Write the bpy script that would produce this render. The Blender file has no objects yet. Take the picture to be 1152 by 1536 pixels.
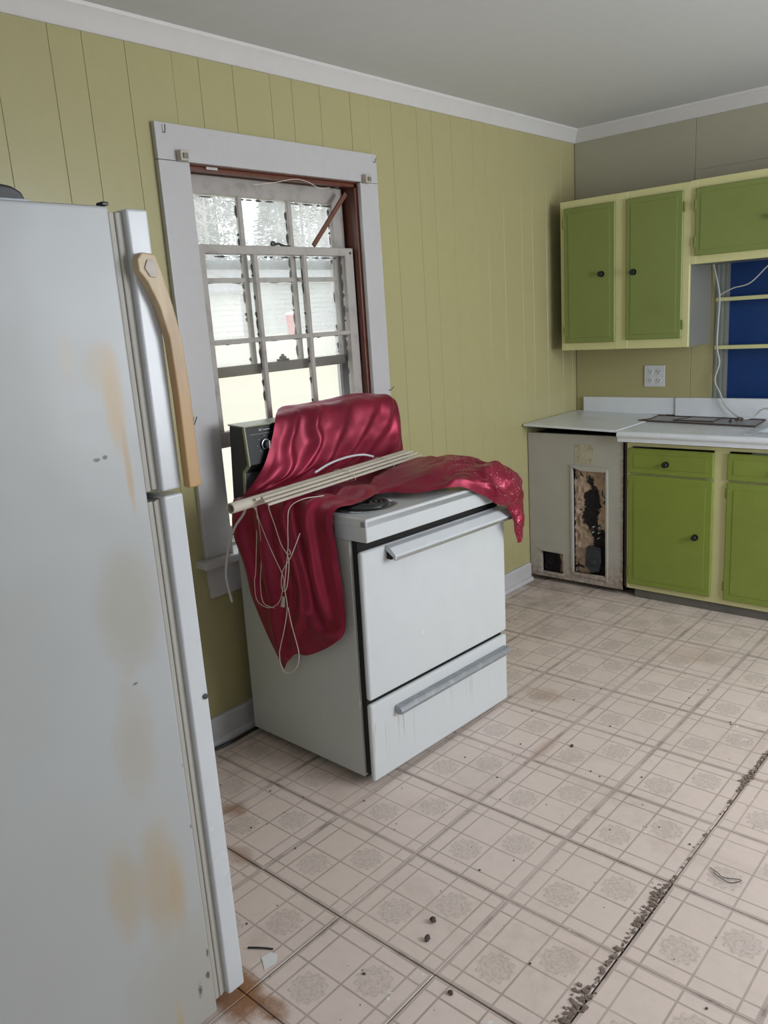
import bpy, bmesh, math, random
import numpy as np
from mathutils import Vector, Matrix, noise
random.seed(7)
S = bpy.context.scene
COL = S.collection

# ------------------------------------------------------------------ camera
cd = bpy.data.cameras.new('camera'); cam = bpy.data.objects.new('camera', cd); COL.objects.link(cam)
cam.location = (1.31618, -1.17691, 1.46982)
cam.rotation_euler = (1.33552679, 0.0649969, 0.72381687)
cd.sensor_width = 36; cd.lens = 36*1206.28/1536; cd.clip_start = 0.02; cd.clip_end = 300
S.camera = cam
# ------------------------------------------------------------------ sky, lights, exposure
w = bpy.data.worlds.new('overcast_sky'); S.world = w; w.use_nodes = True
bg = w.node_tree.nodes['Background']; bg.inputs[0].default_value = (0.93, 0.97, 1.0, 1); bg.inputs[1].default_value = 1.8
def area(name, loc, direction, sx, sy, power, color):
    d = bpy.data.lights.new(name, 'AREA'); d.shape = 'RECTANGLE'; d.size = sx; d.size_y = sy
    d.energy = power; d.color = color
    o = bpy.data.objects.new(name, d); COL.objects.link(o); o.location = loc
    o.rotation_euler = Vector(direction).to_track_quat('-Z', 'Y').to_euler(); return o
area('daylight_side_window', (2.74, 1.5, 1.5), (-1, 0, -0.1), 1.4, 1.3, 58, (0.88, 0.935, 1.0))
area('daylight_back_doorway', (1.85, -2.34, 1.2), (0, 1, -0.05), 0.7, 1.7, 2, (0.95, 0.97, 1.0))
S.view_settings.view_transform = 'Standard'; S.view_settings.look = 'None'
S.view_settings.exposure = 0.15; S.view_settings.gamma = 1.0; S.view_settings.use_curve_mapping = False

# ------------------------------------------------------------------ node materials
class NT:
    def __init__(s, name):
        s.m = bpy.data.materials.new(name); s.m.use_nodes = True; s.t = s.m.node_tree; s.t.nodes.clear()
        s.out = s.n('ShaderNodeOutputMaterial')
    def n(s, typ, **k):
        x = s.t.nodes.new(typ)
        for a, b in k.items(): setattr(x, a, b)
        return x
    def put(s, sock, v):
        if hasattr(v, 'default_value') or hasattr(v, 'is_linked'): s.t.links.new(v, sock)
        elif isinstance(v, (tuple, list)) and len(v) == 3 and sock.type == 'RGBA': sock.default_value = (*v, 1)
        else: sock.default_value = v
    def math(s, op, a, b=0.0, c=0.0, clamp=False):
        x = s.n('ShaderNodeMath', operation=op); x.use_clamp = clamp
        for i, v in enumerate((a, b, c)): s.put(x.inputs[i], v)
        return x.outputs[0]
    def mix(s, f, a, b):
        x = s.n('ShaderNodeMix', data_type='RGBA'); s.put(x.inputs[0], f); s.put(x.inputs[6], a); s.put(x.inputs[7], b); return x.outputs[2]
    def step(s, v, lo, hi):
        x = s.n('ShaderNodeMapRange', interpolation_type='SMOOTHSTEP'); x.clamp = True
        s.put(x.inputs[0], v); s.put(x.inputs[1], lo); s.put(x.inputs[2], hi); return x.outputs[0]
    def coord(s, kind='Object', scale=(1, 1, 1), loc=(0, 0, 0)):
        if kind == 'World': o = s.n('ShaderNodeNewGeometry').outputs['Position']
        else: o = s.n('ShaderNodeTexCoord').outputs[kind]
        m = s.n('ShaderNodeMapping'); m.inputs['Scale'].default_value = scale; m.inputs['Location'].default_value = loc
        s.t.links.new(o, m.inputs[0]); return m.outputs[0]
    def noise(s, vec, scale, detail=3, rough=0.55, dist=0.0):
        x = s.n('ShaderNodeTexNoise'); s.put(x.inputs['Vector'], vec); x.inputs['Scale'].default_value = scale
        x.inputs['Detail'].default_value = detail; x.inputs['Roughness'].default_value = rough; x.inputs['Distortion'].default_value = dist
        return x.outputs[0]
    def voro(s, vec, scale, out=0, feature='F1'):
        x = s.n('ShaderNodeTexVoronoi', feature=feature); s.put(x.inputs['Vector'], vec); x.inputs['Scale'].default_value = scale; return x.outputs[out]
    def sep(s, vec):
        x = s.n('ShaderNodeSeparateXYZ'); s.put(x.inputs[0], vec); return x.outputs
    def bump(s, h, strength=0.2, dist=0.002):
        x = s.n('ShaderNodeBump'); x.inputs['Strength'].default_value = strength; x.inputs['Distance'].default_value = dist
        s.put(x.inputs['Height'], h); return x.outputs[0]
    def bsdf(s, color, rough=0.5, metal=0.0, normal=None, **k):
        p = s.n('ShaderNodeBsdfPrincipled'); s.put(p.inputs['Base Color'], color); s.put(p.inputs['Roughness'], rough); s.put(p.inputs['Metallic'], metal)
        if normal is not None: s.put(p.inputs['Normal'], normal)
        for a, b in k.items(): s.put(p.inputs[a.replace('_', ' ')], b)
        s.t.links.new(p.outputs[0], s.out.inputs[0]); return p
    def blob(s, vec, cx, cy, rx, ry, ax=(1, 2), nz=None, amt=0.5):
        """soft elliptical mask in two axes of vec, edge broken up by noise"""
        q = s.sep(vec); a = s.math('DIVIDE', s.math('SUBTRACT', q[ax[0]], cx), rx); b = s.math('DIVIDE', s.math('SUBTRACT', q[ax[1]], cy), ry)
        d = s.math('ADD', s.math('MULTIPLY', a, a), s.math('MULTIPLY', b, b))
        if nz is not None: d = s.math('ADD', d, s.math('MULTIPLY', s.math('SUBTRACT', nz, 0.5), amt*4))
        return s.step(d, 1.35, 0.0)

def paint(name, color, rough=0.45, dirt=(0.25, 0.2, 0.14), dirt_amt=0.25, scale=3.0, spots=0.0, spot_col=(0.03, 0.02, 0.015), bump=0.08, metal=0.0, kind='World', stretch=(1, 1, 1)):
    t = NT(name); v = t.coord(kind, stretch)
    a = t.step(t.noise(v, scale, 5, 0.65), 0.45, 0.8)
    c = t.mix(t.math('MULTIPLY', a, dirt_amt), color, dirt)
    fine = t.noise(v, scale*12, 3, 0.6)
    c = t.mix(t.math('MULTIPLY', t.step(fine, 0.35, 0.75), 0.12), c, tuple(x*0.75 for x in color))
    if spots:
        sp = t.step(t.noise(v, 55, 2, 0.5), 0.80-spots*0.1, 0.84-spots*0.1)
        c = t.mix(sp, c, spot_col)
    t.bsdf(c, t.math('ADD', rough-0.06, t.math('MULTIPLY', a, 0.15)), metal, t.bump(fine, bump, 0.002))
    return t.m

M = {}
M['wall_yellow'] = paint('yellow_panel_paint', (0.415, 0.378, 0.19), 0.34, (0.36, 0.32, 0.16), 0.22, 1.6, bump=0.06)
M['wall_grey'] = paint('wall_paint_grey_bounce', (0.40, 0.375, 0.28), 0.5, (0.34, 0.31, 0.22), 0.25, 1.8)  # wall paint greyed to hold the ceiling's bounce light
M['ceiling'] = paint('ceiling_white', (0.64, 0.65, 0.655), 0.7, (0.5, 0.49, 0.47), 0.15, 1.5, bump=0.05)
M['trim'] = paint('white_trim_paint', (0.53, 0.515, 0.52), 0.38, (0.42, 0.38, 0.33), 0.3, 3, spots=0.25)
M['crown'] = paint('crown_white_paint', (0.66, 0.64, 0.62), 0.42, (0.5, 0.46, 0.42), 0.2, 2)
M['sash'] = paint('flaking_sash_paint', (0.43, 0.40, 0.37), 0.6, (0.16, 0.14, 0.12), 0.55, 14, bump=0.4)
M['putty'] = paint('old_dark_putty', (0.10, 0.095, 0.09), 0.9, (0.3, 0.28, 0.26), 0.4, 40, bump=0.5)
M['darkwood'] = paint('dark_meeting_rail', (0.11, 0.095, 0.085), 0.7, (0.25, 0.22, 0.2), 0.4, 20, bump=0.4)
M['brown'] = paint('red_brown_stained_wood', (0.125, 0.035, 0.018), 0.4, (0.05, 0.015, 0.01), 0.5, 9, stretch=(1, 1, 0.2), bump=0.2)
M['stick'] = paint('prop_stick_wood', (0.16, 0.06, 0.035), 0.55, (0.07, 0.03, 0.02), 0.4, 9)
M['alu'] = paint('storm_grey_aluminium', (0.30, 0.34, 0.38), 0.5, (0.2, 0.22, 0.24), 0.3, 8, metal=0.3)
M['white_plain'] = paint('white_enamel_plain', (0.60, 0.62, 0.64), 0.32, (0.55, 0.52, 0.46), 0.05, 1.0)
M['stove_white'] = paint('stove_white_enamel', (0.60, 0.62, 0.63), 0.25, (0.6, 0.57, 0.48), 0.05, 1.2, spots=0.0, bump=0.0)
M['stove_side'] = paint('stove_side_shaded_enamel', (0.50, 0.51, 0.48), 0.36, (0.42, 0.40, 0.34), 0.2, 3.0, bump=0.04)  # enamel darkened for the shade on the side turned from the window
M['green'] = paint('lime_green_gloss_paint', (0.215, 0.27, 0.045), 0.34, (0.12, 0.16, 0.02), 0.3, 5, spots=0.1, bump=0.06)
M['green_up'] = paint('upper_green_gloss_paint', (0.205, 0.25, 0.07), 0.36, (0.14, 0.17, 0.03), 0.25, 4, bump=0.06)
M['cream'] = paint('pale_yellow_frame_paint', (0.62, 0.60, 0.30), 0.38, (0.42, 0.38, 0.18), 0.25, 5, spots=0.12)
M['cab_inner'] = paint('cabinet_side_shade_paint', (0.20, 0.20, 0.172), 0.42, (0.32, 0.31, 0.26), 0.25, 3)  # paint darkened in place of shade from an unmodelled cabinet
M['jambgrey'] = paint('grey_green_jamb_paint', (0.20, 0.22, 0.19), 0.45, (0.12, 0.13, 0.11), 0.3, 4)
M['toe'] = paint('scuffed_grey_toe_kick', (0.13, 0.125, 0.105), 0.7, (0.05, 0.045, 0.04), 0.5, 5)
M['black'] = paint('black_plastic', (0.015, 0.015, 0.017), 0.42, (0.05, 0.048, 0.045), 0.4, 9)
M['blackiron'] = paint('black_iron_knob', (0.012, 0.012, 0.012), 0.35, (0.03, 0.03, 0.03), 0.3, 20)
M['chrome'] = paint('worn_chrome', (0.52, 0.54, 0.57), 0.28, (0.25, 0.25, 0.26), 0.35, 14, metal=0.85)
M['pitted'] = paint('pitted_grey_chrome', (0.33, 0.345, 0.37), 0.5, (0.62, 0.63, 0.66), 0.5, 30, metal=0.55, bump=0.3)
M['khaki'] = paint('khaki_metal_trim', (0.34, 0.345, 0.24), 0.4, (0.2, 0.2, 0.14), 0.3, 8, metal=0.2)
M['coil'] = paint('black_burner_coil', (0.018, 0.018, 0.02), 0.5, (0.06, 0.05, 0.05), 0.3, 20)
M['counter'] = paint('white_speckled_laminate', (0.74, 0.77, 0.81), 0.36, (0.45, 0.43, 0.43), 0.3, 4, spots=0.35, spot_col=(0.12, 0.09, 0.08), bump=0.03)
M['sink'] = paint('grey_enamel_sink', (0.5, 0.54, 0.56), 0.3, (0.4, 0.4, 0.4), 0.2, 5)
M['tray'] = paint('dusty_metal_screen', (0.36, 0.35, 0.37), 0.5, (0.22, 0.16, 0.13), 0.5, 14, metal=0.3)
M['rustedge'] = paint('dark_rusty_edge', (0.06, 0.04, 0.035), 0.8, (0.15, 0.08, 0.05), 0.4, 20)
M['blue'] = paint('deep_blue_board', (0.001, 0.034, 0.155), 0.5, (0.001, 0.022, 0.10), 0.3, 3)
M['blind'] = paint('aged_cream_vinyl', (0.60, 0.54, 0.45), 0.42, (0.42, 0.35, 0.27), 0.4, 7, spots=0.1)
M['cord'] = paint('off_white_cord', (0.70, 0.62, 0.54), 0.8, (0.5, 0.42, 0.35), 0.3, 10)
M['cable'] = paint('grey_white_cable', (0.50, 0.49, 0.46), 0.5, (0.35, 0.33, 0.3), 0.3, 10)
M['clear'] = paint('cloudy_plastic_rod', (0.66, 0.65, 0.66), 0.25, (0.5, 0.48, 0.46), 0.2, 10)
M['ivory'] = paint('ivory_bracket', (0.50, 0.44, 0.37), 0.5, (0.3, 0.26, 0.22), 0.3, 14)
M['outlet'] = paint('white_outlet_plastic', (0.66, 0.66, 0.68), 0.4, (0.5, 0.5, 0.5), 0.15, 10)
M['nail'] = paint('dark_nail_steel', (0.05, 0.048, 0.045), 0.5, (0.1, 0.06, 0.04), 0.3, 30)
M['crumb'] = paint('dark_floor_dirt', (0.075, 0.055, 0.045), 0.95, (0.2, 0.16, 0.13), 0.5, 60)
M['grit'] = paint('brown_seam_grit', (0.24, 0.185, 0.15), 0.95, (0.05, 0.035, 0.03), 0.7, 90)
M['paper'] = paint('white_paper_scrap', (0.8, 0.8, 0.8), 0.8, (0.6, 0.6, 0.6), 0.1, 10)
M['subfloor'] = paint('dark_subfloor', (0.05, 0.035, 0.028), 0.9, (0.02, 0.015, 0.01), 0.5, 5)
M['plainfloor'] = paint('pale_vinyl_out_of_view', (0.6, 0.53, 0.49), 0.4, (0.4, 0.33, 0.28), 0.3, 4)
M['gasket'] = paint('grey_door_gasket', (0.42, 0.40, 0.36), 0.55, (0.2, 0.16, 0.12), 0.5, 6, stretch=(1, 1, 0.15))
M['gap_black'] = paint('dark_gap', (0.012, 0.011, 0.010), 0.9, (0.02, 0.018, 0.015), 0.3, 9)
M['mech'] = paint('dark_steel_latch', (0.05, 0.055, 0.065), 0.45, (0.02, 0.02, 0.02), 0.4, 15, metal=0.4)
M['screw'] = paint('pale_screw_heads', (0.42, 0.42, 0.42), 0.4, (0.2, 0.2, 0.2), 0.2, 20, metal=0.5)
M['white_mark'] = paint('white_print', (0.7, 0.7, 0.7), 0.5, (0.6, 0.6, 0.6), 0.1, 5)
# outdoors
M['grass'] = paint('winter_lawn', (0.55, 0.53, 0.42), 0.95, (0.60, 0.51, 0.46), 0.7, 0.35, kind='World', bump=0.4)
M['siding'] = paint('white_siding', (0.80, 0.80, 0.80), 0.6, (0.7, 0.7, 0.7), 0.2, 1)
M['greywall'] = paint('grey_siding', (0.42, 0.44, 0.45), 0.7, (0.36, 0.37, 0.38), 0.3, 1)
M['shingle'] = paint('grey_shingle_roof', (0.30, 0.31, 0.33), 0.9, (0.2, 0.2, 0.2), 0.3, 2)
M['red'] = paint('red_plastic', (0.55, 0.03, 0.04), 0.5, (0.4, 0.05, 0.05), 0.3, 2)
M['needles'] = paint('grey_green_needles', (0.34, 0.38, 0.35), 0.8, (0.24, 0.27, 0.25), 0.4, 2)
M['bark'] = paint('grey_bark', (0.36, 0.345, 0.33), 0.9, (0.26, 0.25, 0.24), 0.4, 2)

def glass_mat(name, lo, hi):
    t = NT(name); v = t.coord('World')
    dust = t.step(t.noise(v, 6, 5, 0.6), 0.3, 0.9)
    tr = t.n('ShaderNodeBsdfTransparent'); tl = t.n('ShaderNodeBsdfTranslucent'); tl.inputs[0].default_value = (0.9, 0.92, 0.93, 1)
    gl = t.n('ShaderNodeBsdfGlossy'); gl.inputs['Roughness'].default_value = 0.08
    m1 = t.n('ShaderNodeMixShader'); t.put(m1.inputs[0], t.math('ADD', lo, t.math('MULTIPLY', dust, hi)))
    t.t.links.new(tr.outputs[0], m1.inputs[1]); t.t.links.new(tl.outputs[0], m1.inputs[2])
    m2 = t.n('ShaderNodeMixShader'); m2.inputs[0].default_value = 0.04
    t.t.links.new(m1.outputs[0], m2.inputs[1]); t.t.links.new(gl.outputs[0], m2.inputs[2]); t.t.links.new(m2.outputs[0], t.out.inputs[0])
    return t.m
M['glass'] = glass_mat('thin_clear_window_glass', 0.02, 0.05); M['dusty'] = glass_mat('dusty_window_glass', 0.22, 0.2)

def satin_mat():
    t = NT('crimson_satin'); v = t.coord('World')
    n1 = t.noise(v, 5, 4, 0.6)
    c = t.mix(t.step(n1, 0.35, 0.7), (0.30, 0.014, 0.046), (0.21, 0.010, 0.032))
    q = t.sep(v)
    dustm = t.math('MULTIPLY', t.step(t.noise(v, 150, 1, 0.5), 0.64, 0.70), t.math('MULTIPLY', t.step(q[1], 0.95, 1.15), t.step(q[0], -.6, -.5)))
    c = t.mix(dustm, c, (0.55, 0.3, 0.28))
    weave = t.noise(t.coord('World', (1, 1, 1)), 420, 2, 0.5)
    t.bsdf(c, t.mix(n1, (0.36,)*3, (0.46,)*3), 0.5, t.bump(weave, 0.06, 0.0005), Sheen_Weight=0.12, Sheen_Roughness=0.4, Sheen_Tint=(0.9, 0.45, 0.5, 1))
    return t.m
M['satin'] = satin_mat()

def tile_mat():
    t = NT('printed_vinyl_tile'); o = t.coord('Object'); wv = t.coord('World'); q = t.sep(o); s = 0.3048
    rnd = t.n('ShaderNodeObjectInfo').outputs['Random']
    a = [t.math('ADD', t.math('DIVIDE', q[i], s), 0.5) for i in (0, 1)]
    def lines(x):
        m = None
        for c, wd in ((0.0, 0.030), (1.0, 0.030), (0.15, 0.0085), (0.85, 0.0085), (0.5, 0.0085)):
            d = t.math('ABSOLUTE', t.math('SUBTRACT', x, c)); l = t.step(d, wd+0.004, wd-0.004)
            if wd > 0.02: l = t.math('MULTIPLY', l, 0.75)
            m = l if m is None else t.math('MAXIMUM', m, l)
        return m
    ln = t.math('MAXIMUM', lines(a[0]), lines(a[1]))
    med = None
    for cx in (0.325, 0.675):
        dx = t.math('SUBTRACT', a[0], cx); dy = t.math('SUBTRACT', a[1], cx)
        r = t.math('SQRT', t.math('ADD', t.math('MULTIPLY', dx, dx), t.math('MULTIPLY', dy, dy)))
        th = t.math('ARCTAN2', dy, dx)
        scal = t.math('MULTIPLY', t.math('COSINE', t.math('MULTIPLY', th, 12.0)), 0.012)
        rr = t.math('ADD', r, scal)
        disc = t.step(rr, 0.155, 0.135)
        rings = t.math('ADD', 0.5, t.math('MULTIPLY', t.math('SINE', t.math('MULTIPLY', rr, 150.0)), t.math('COSINE', t.math('MULTIPLY', th, 8.0))))
        e = t.math('MULTIPLY', disc, t.math('ADD', 0.42, t.math('MULTIPLY', rings, 0.38)))
        med = e if med is None else t.math('MAXIMUM', med, e)
    mott = t.step(t.noise(wv, 90, 3, 0.6), 0.35, 0.65)
    med = t.math('MULTIPLY', med, t.math('ADD', 0.35, t.math('MULTIPLY', mott, 0.65)))
    tone = t.noise(wv, 1.3, 4, 0.6)
    base = t.mix(t.step(tone, 0.3, 0.7), (0.79, 0.655, 0.585), (0.76, 0.64, 0.585))
    base = t.mix(t.math('MULTIPLY', rnd, 0.25), base, (0.66, 0.545, 0.485))
    base = t.mix(t.math('MULTIPLY', t.step(t.noise(wv, 30, 3, 0.6), 0.4, 0.7), 0.10), base, (0.45, 0.38, 0.34))
    wear = t.step(t.noise(wv, 3.5, 4, 0.6), 0.25, 0.75)
    c = t.mix(t.math('MULTIPLY', med, 0.62), base, (0.36, 0.305, 0.27))
    c = t.mix(t.math('MULTIPLY', ln, t.math('ADD', 0.45, t.math('MULTIPLY', wear, 0.45))), c, (0.36, 0.29, 0.255))
    smg = t.math('MULTIPLY', t.step(t.noise(t.coord('World', loc=(5, 2, 0)), 2.6, 6, 0.72, 0.4), 0.50, 0.75), 0.38); c = t.mix(smg, c, (0.40, 0.30, 0.25))
    # darker towards the left and far walls; rust where water stood, as by the refrigerator
    n2 = t.noise(wv, 7, 5, 0.7); n3 = t.noise(wv, 26, 4, 0.7)
    wq = t.sep(wv)
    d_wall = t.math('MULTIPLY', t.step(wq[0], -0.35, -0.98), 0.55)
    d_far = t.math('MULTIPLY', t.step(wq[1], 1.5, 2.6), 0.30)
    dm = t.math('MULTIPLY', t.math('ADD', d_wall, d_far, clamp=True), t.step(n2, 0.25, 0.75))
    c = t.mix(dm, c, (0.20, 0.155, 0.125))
    for cx, cy, rx, ry, k in ((-0.03, -0.32, 0.12, 0.06, 0.9), (0.04, -0.30, 0.09, 0.035, 0.8), (-0.60, 0.13, 0.05, 0.04, 0.75), (-0.40, 0.0, 0.06, 0.04, 0.45), (-0.2, 1.36, 0.10, 0.06, 0.35), (0.0, 1.0, 0.03, 0.10, 0.3), (0.1, 2.0, .12, .08, .2)):
        mk = t.math('MULTIPLY', t.blob(wv, cx, cy, rx, ry, (0, 1), n2, 0.9), k); c = t.mix(mk, c, (0.30, 0.135, 0.055))
    ed = t.math('MAXIMUM', t.step(t.math('ABSOLUTE', t.math('SUBTRACT', a[0], 0.5)), 0.46, 0.5), t.step(t.math('ABSOLUTE', t.math('SUBTRACT', a[1], 0.5)), 0.46, 0.5))
    c = t.mix(t.math('MULTIPLY', t.math('MULTIPLY', ed, t.step(n2, 0.50, 0.72)), 0.7), c, (0.17, 0.12, 0.10))
    c = t.mix(t.step(n3, 0.735, 0.77), c, (0.10, 0.075, 0.06))
    c = t.mix(t.math('MULTIPLY', t.step(t.noise(t.coord('World', loc=(3, 8, 1)), 24, 2, 0.5), 0.73, 0.76), 0.7), c, (0.85, 0.85, 0.87))
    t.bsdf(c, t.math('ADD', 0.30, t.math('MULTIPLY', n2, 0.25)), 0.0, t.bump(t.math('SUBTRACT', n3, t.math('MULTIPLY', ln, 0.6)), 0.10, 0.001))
    return t.m
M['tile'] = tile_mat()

def fridge_mat():
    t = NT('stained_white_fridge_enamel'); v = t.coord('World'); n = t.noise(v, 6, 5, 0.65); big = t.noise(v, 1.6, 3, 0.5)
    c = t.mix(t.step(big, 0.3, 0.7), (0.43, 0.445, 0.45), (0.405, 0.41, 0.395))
    for cy, cz, ry, rz, k, col in ((-0.425, 1.36, 0.022, 0.10, 0.85, (0.46, 0.34, 0.20)), (-0.44, 1.42, 0.040, 0.05, 0.55, (0.46, 0.36, 0.24)), (-0.415, 1.24, 0.008, 0.09, 0.75, (0.44, 0.30, 0.16)),
                                   (-0.50, 1.44, 0.02, 0.05, 0.30, (0.52, 0.42, 0.29)), (-0.455, 0.98, 0.07, 0.12, 0.55, (0.36, 0.33, 0.26)), (-0.48, 0.72, 0.05, 0.13, 0.45, (0.38, 0.33, 0.25)),
                                   (-0.47, 0.40, 0.055, 0.14, 0.6, (0.42, 0.32, 0.19)), (-0.44, 0.33, 0.02, 0.10, 0.4, (0.44, 0.32, 0.17)), (-0.475, 0.05, 0.010, 0.07, 0.6, (0.50, 0.34, 0.13)),
                                   (-0.55, 0.42, 0.04, 0.12, 0.55, (0.42, 0.32, 0.19)), (-0.45, 0.10, 0.15, 0.20, 0.4, (0.37, 0.33, 0.25))):
        mk = t.math('MULTIPLY', t.blob(v, cy, cz, ry, rz, (1, 2), n, 0.45), k); c = t.mix(mk, c, col)
    for cy, cz, ry, rz in ((-0.475, 1.262, 0.008, 0.004), (-0.458, 1.264, 0.005, 0.004), (-0.39, 0.17, 0.004, 0.012), (-0.397, 0.12, 0.005, 0.01), (-0.42, 0.10, 0.006, 0.02), (-0.465, 0.83, 0.006, 0.003), (-0.388, 0.62, .002, .004), (-0.388, 0.48, .002, .005)):
        c = t.mix(t.math('MULTIPLY', t.blob(v, cy, cz, ry, rz, (1, 2), t.noise(v, 60, 3, 0.6), 0.9), 0.85), c, (0.06, 0.055, 0.05))
    dent = t.noise(v, 4.5, 2, 0.4)
    t.bsdf(c, t.math('ADD', 0.30, t.math('MULTIPLY', n, 0.15)), 0.0, t.bump(dent, 0.25, 0.02))
    return t.m
M['fridge'] = fridge_mat()
def dishpanel_mat():
    t = NT('worn_white_dishwasher_enamel'); v = t.coord('World'); q = t.sep(v); n = t.noise(v, 10, 5, 0.7); f = t.noise(v, 45, 4, 0.7)
    c = t.mix(t.step(n, 0.3, 0.7), (0.45, 0.43, 0.385), (0.41, 0.395, 0.36))
    low = t.math('MULTIPLY', t.step(q[2], 0.22, 0.0), t.step(f, 0.35, 0.65)); c = t.mix(t.math('MULTIPLY', low, 0.75), c, (0.24, 0.12, 0.07))
    edge = t.math('MULTIPLY', t.step(q[0], -0.475, -0.445), t.step(f, 0.3, 0.6)); c = t.mix(t.math('MULTIPLY', edge, 0.7), c, (0.17, 0.10, 0.07))
    c = t.mix(t.step(f, 0.70, 0.76), c, (0.10, 0.08, 0.07))
    t.bsdf(c, 0.42, 0.0, t.bump(n, 0.12, 0.004)); return t.m
M['dishpanel'] = dishpanel_mat()
def insul_mat():
    t = NT('black_blotched_insulation'); v = t.coord('World'); n = t.noise(v, 9, 4, 0.6, 0.6); f = t.noise(v, 34, 4, 0.7)
    k = t.math('MAXIMUM', t.blob(v, -.635, .42, .055, .20, (0, 2), n, 1.0), t.blob(v, -.585, .17, .075, .16, (0, 2), n, 0.9))  # black down the slot's centre, low around the latch and in blotches
    k = t.math('MAXIMUM', k, t.step(t.noise(v, 16, 4, 0.6, 0.8), 0.56, 0.66)); k = t.math('MAXIMUM', k, t.step(t.sep(v)[0], -.80, -.86))
    c = t.mix(t.math('MULTIPLY', t.step(f, 0.45, 0.7), 0.5), (0.50, 0.37, 0.27), (0.19, 0.10, 0.06)); c = t.mix(t.step(k, 0.25, 0.6), c, (0.018, 0.015, 0.017))
    t.bsdf(c, 0.95, 0.0, t.bump(n, 0.8, 0.02)); return t.m
M['insul'] = insul_mat()
def handle_mat():
    t = NT('yellowed_handle_plastic'); v = t.coord('World'); q = t.sep(v); n = t.noise(t.coord('World', (1, 1, 0.25)), 16, 4, 0.6)
    c = t.mix(t.step(q[2], 1.60, 1.30), (0.56, 0.44, 0.27), (0.43, 0.255, 0.10)); c = t.mix(t.math('MULTIPLY', t.step(n, 0.45, 0.75), 0.5), c, (0.28, 0.15, 0.06))
    t.bsdf(c, 0.42, 0.0, t.bump(n, 0.1, 0.002)); return t.m
M['handle'] = handle_mat()
def label_mat():
    t = NT('yellowed_paper_label'); v = t.coord('World'); n = t.noise(v, 30, 4, 0.7)
    t.bsdf(t.mix(t.step(n, 0.35, 0.7), (0.50, 0.47, 0.36), (0.33, 0.29, 0.19)), 0.7); return t.m
M['label'] = label_mat()
def drawer_streak():
    t = NT('streaked_drawer_enamel'); v = t.coord('Object'); q = t.sep(v)
    st = t.noise(t.coord('Object', (1, 26, 0.8)), 3, 3, 0.7)
    m_ = t.math('MULTIPLY', t.step(st, 0.56, 0.72), t.step(q[2], 0.02, 0.22)); m_ = t.math('MULTIPLY', m_, t.step(q[2], 0.235, 0.215))
    c = t.mix(t.math('MULTIPLY', m_, 0.75), (0.60, 0.62, 0.63), (0.38, 0.33, 0.22)); t.bsdf(c, 0.27); return t.m
M['drawer'] = drawer_streak()

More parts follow.
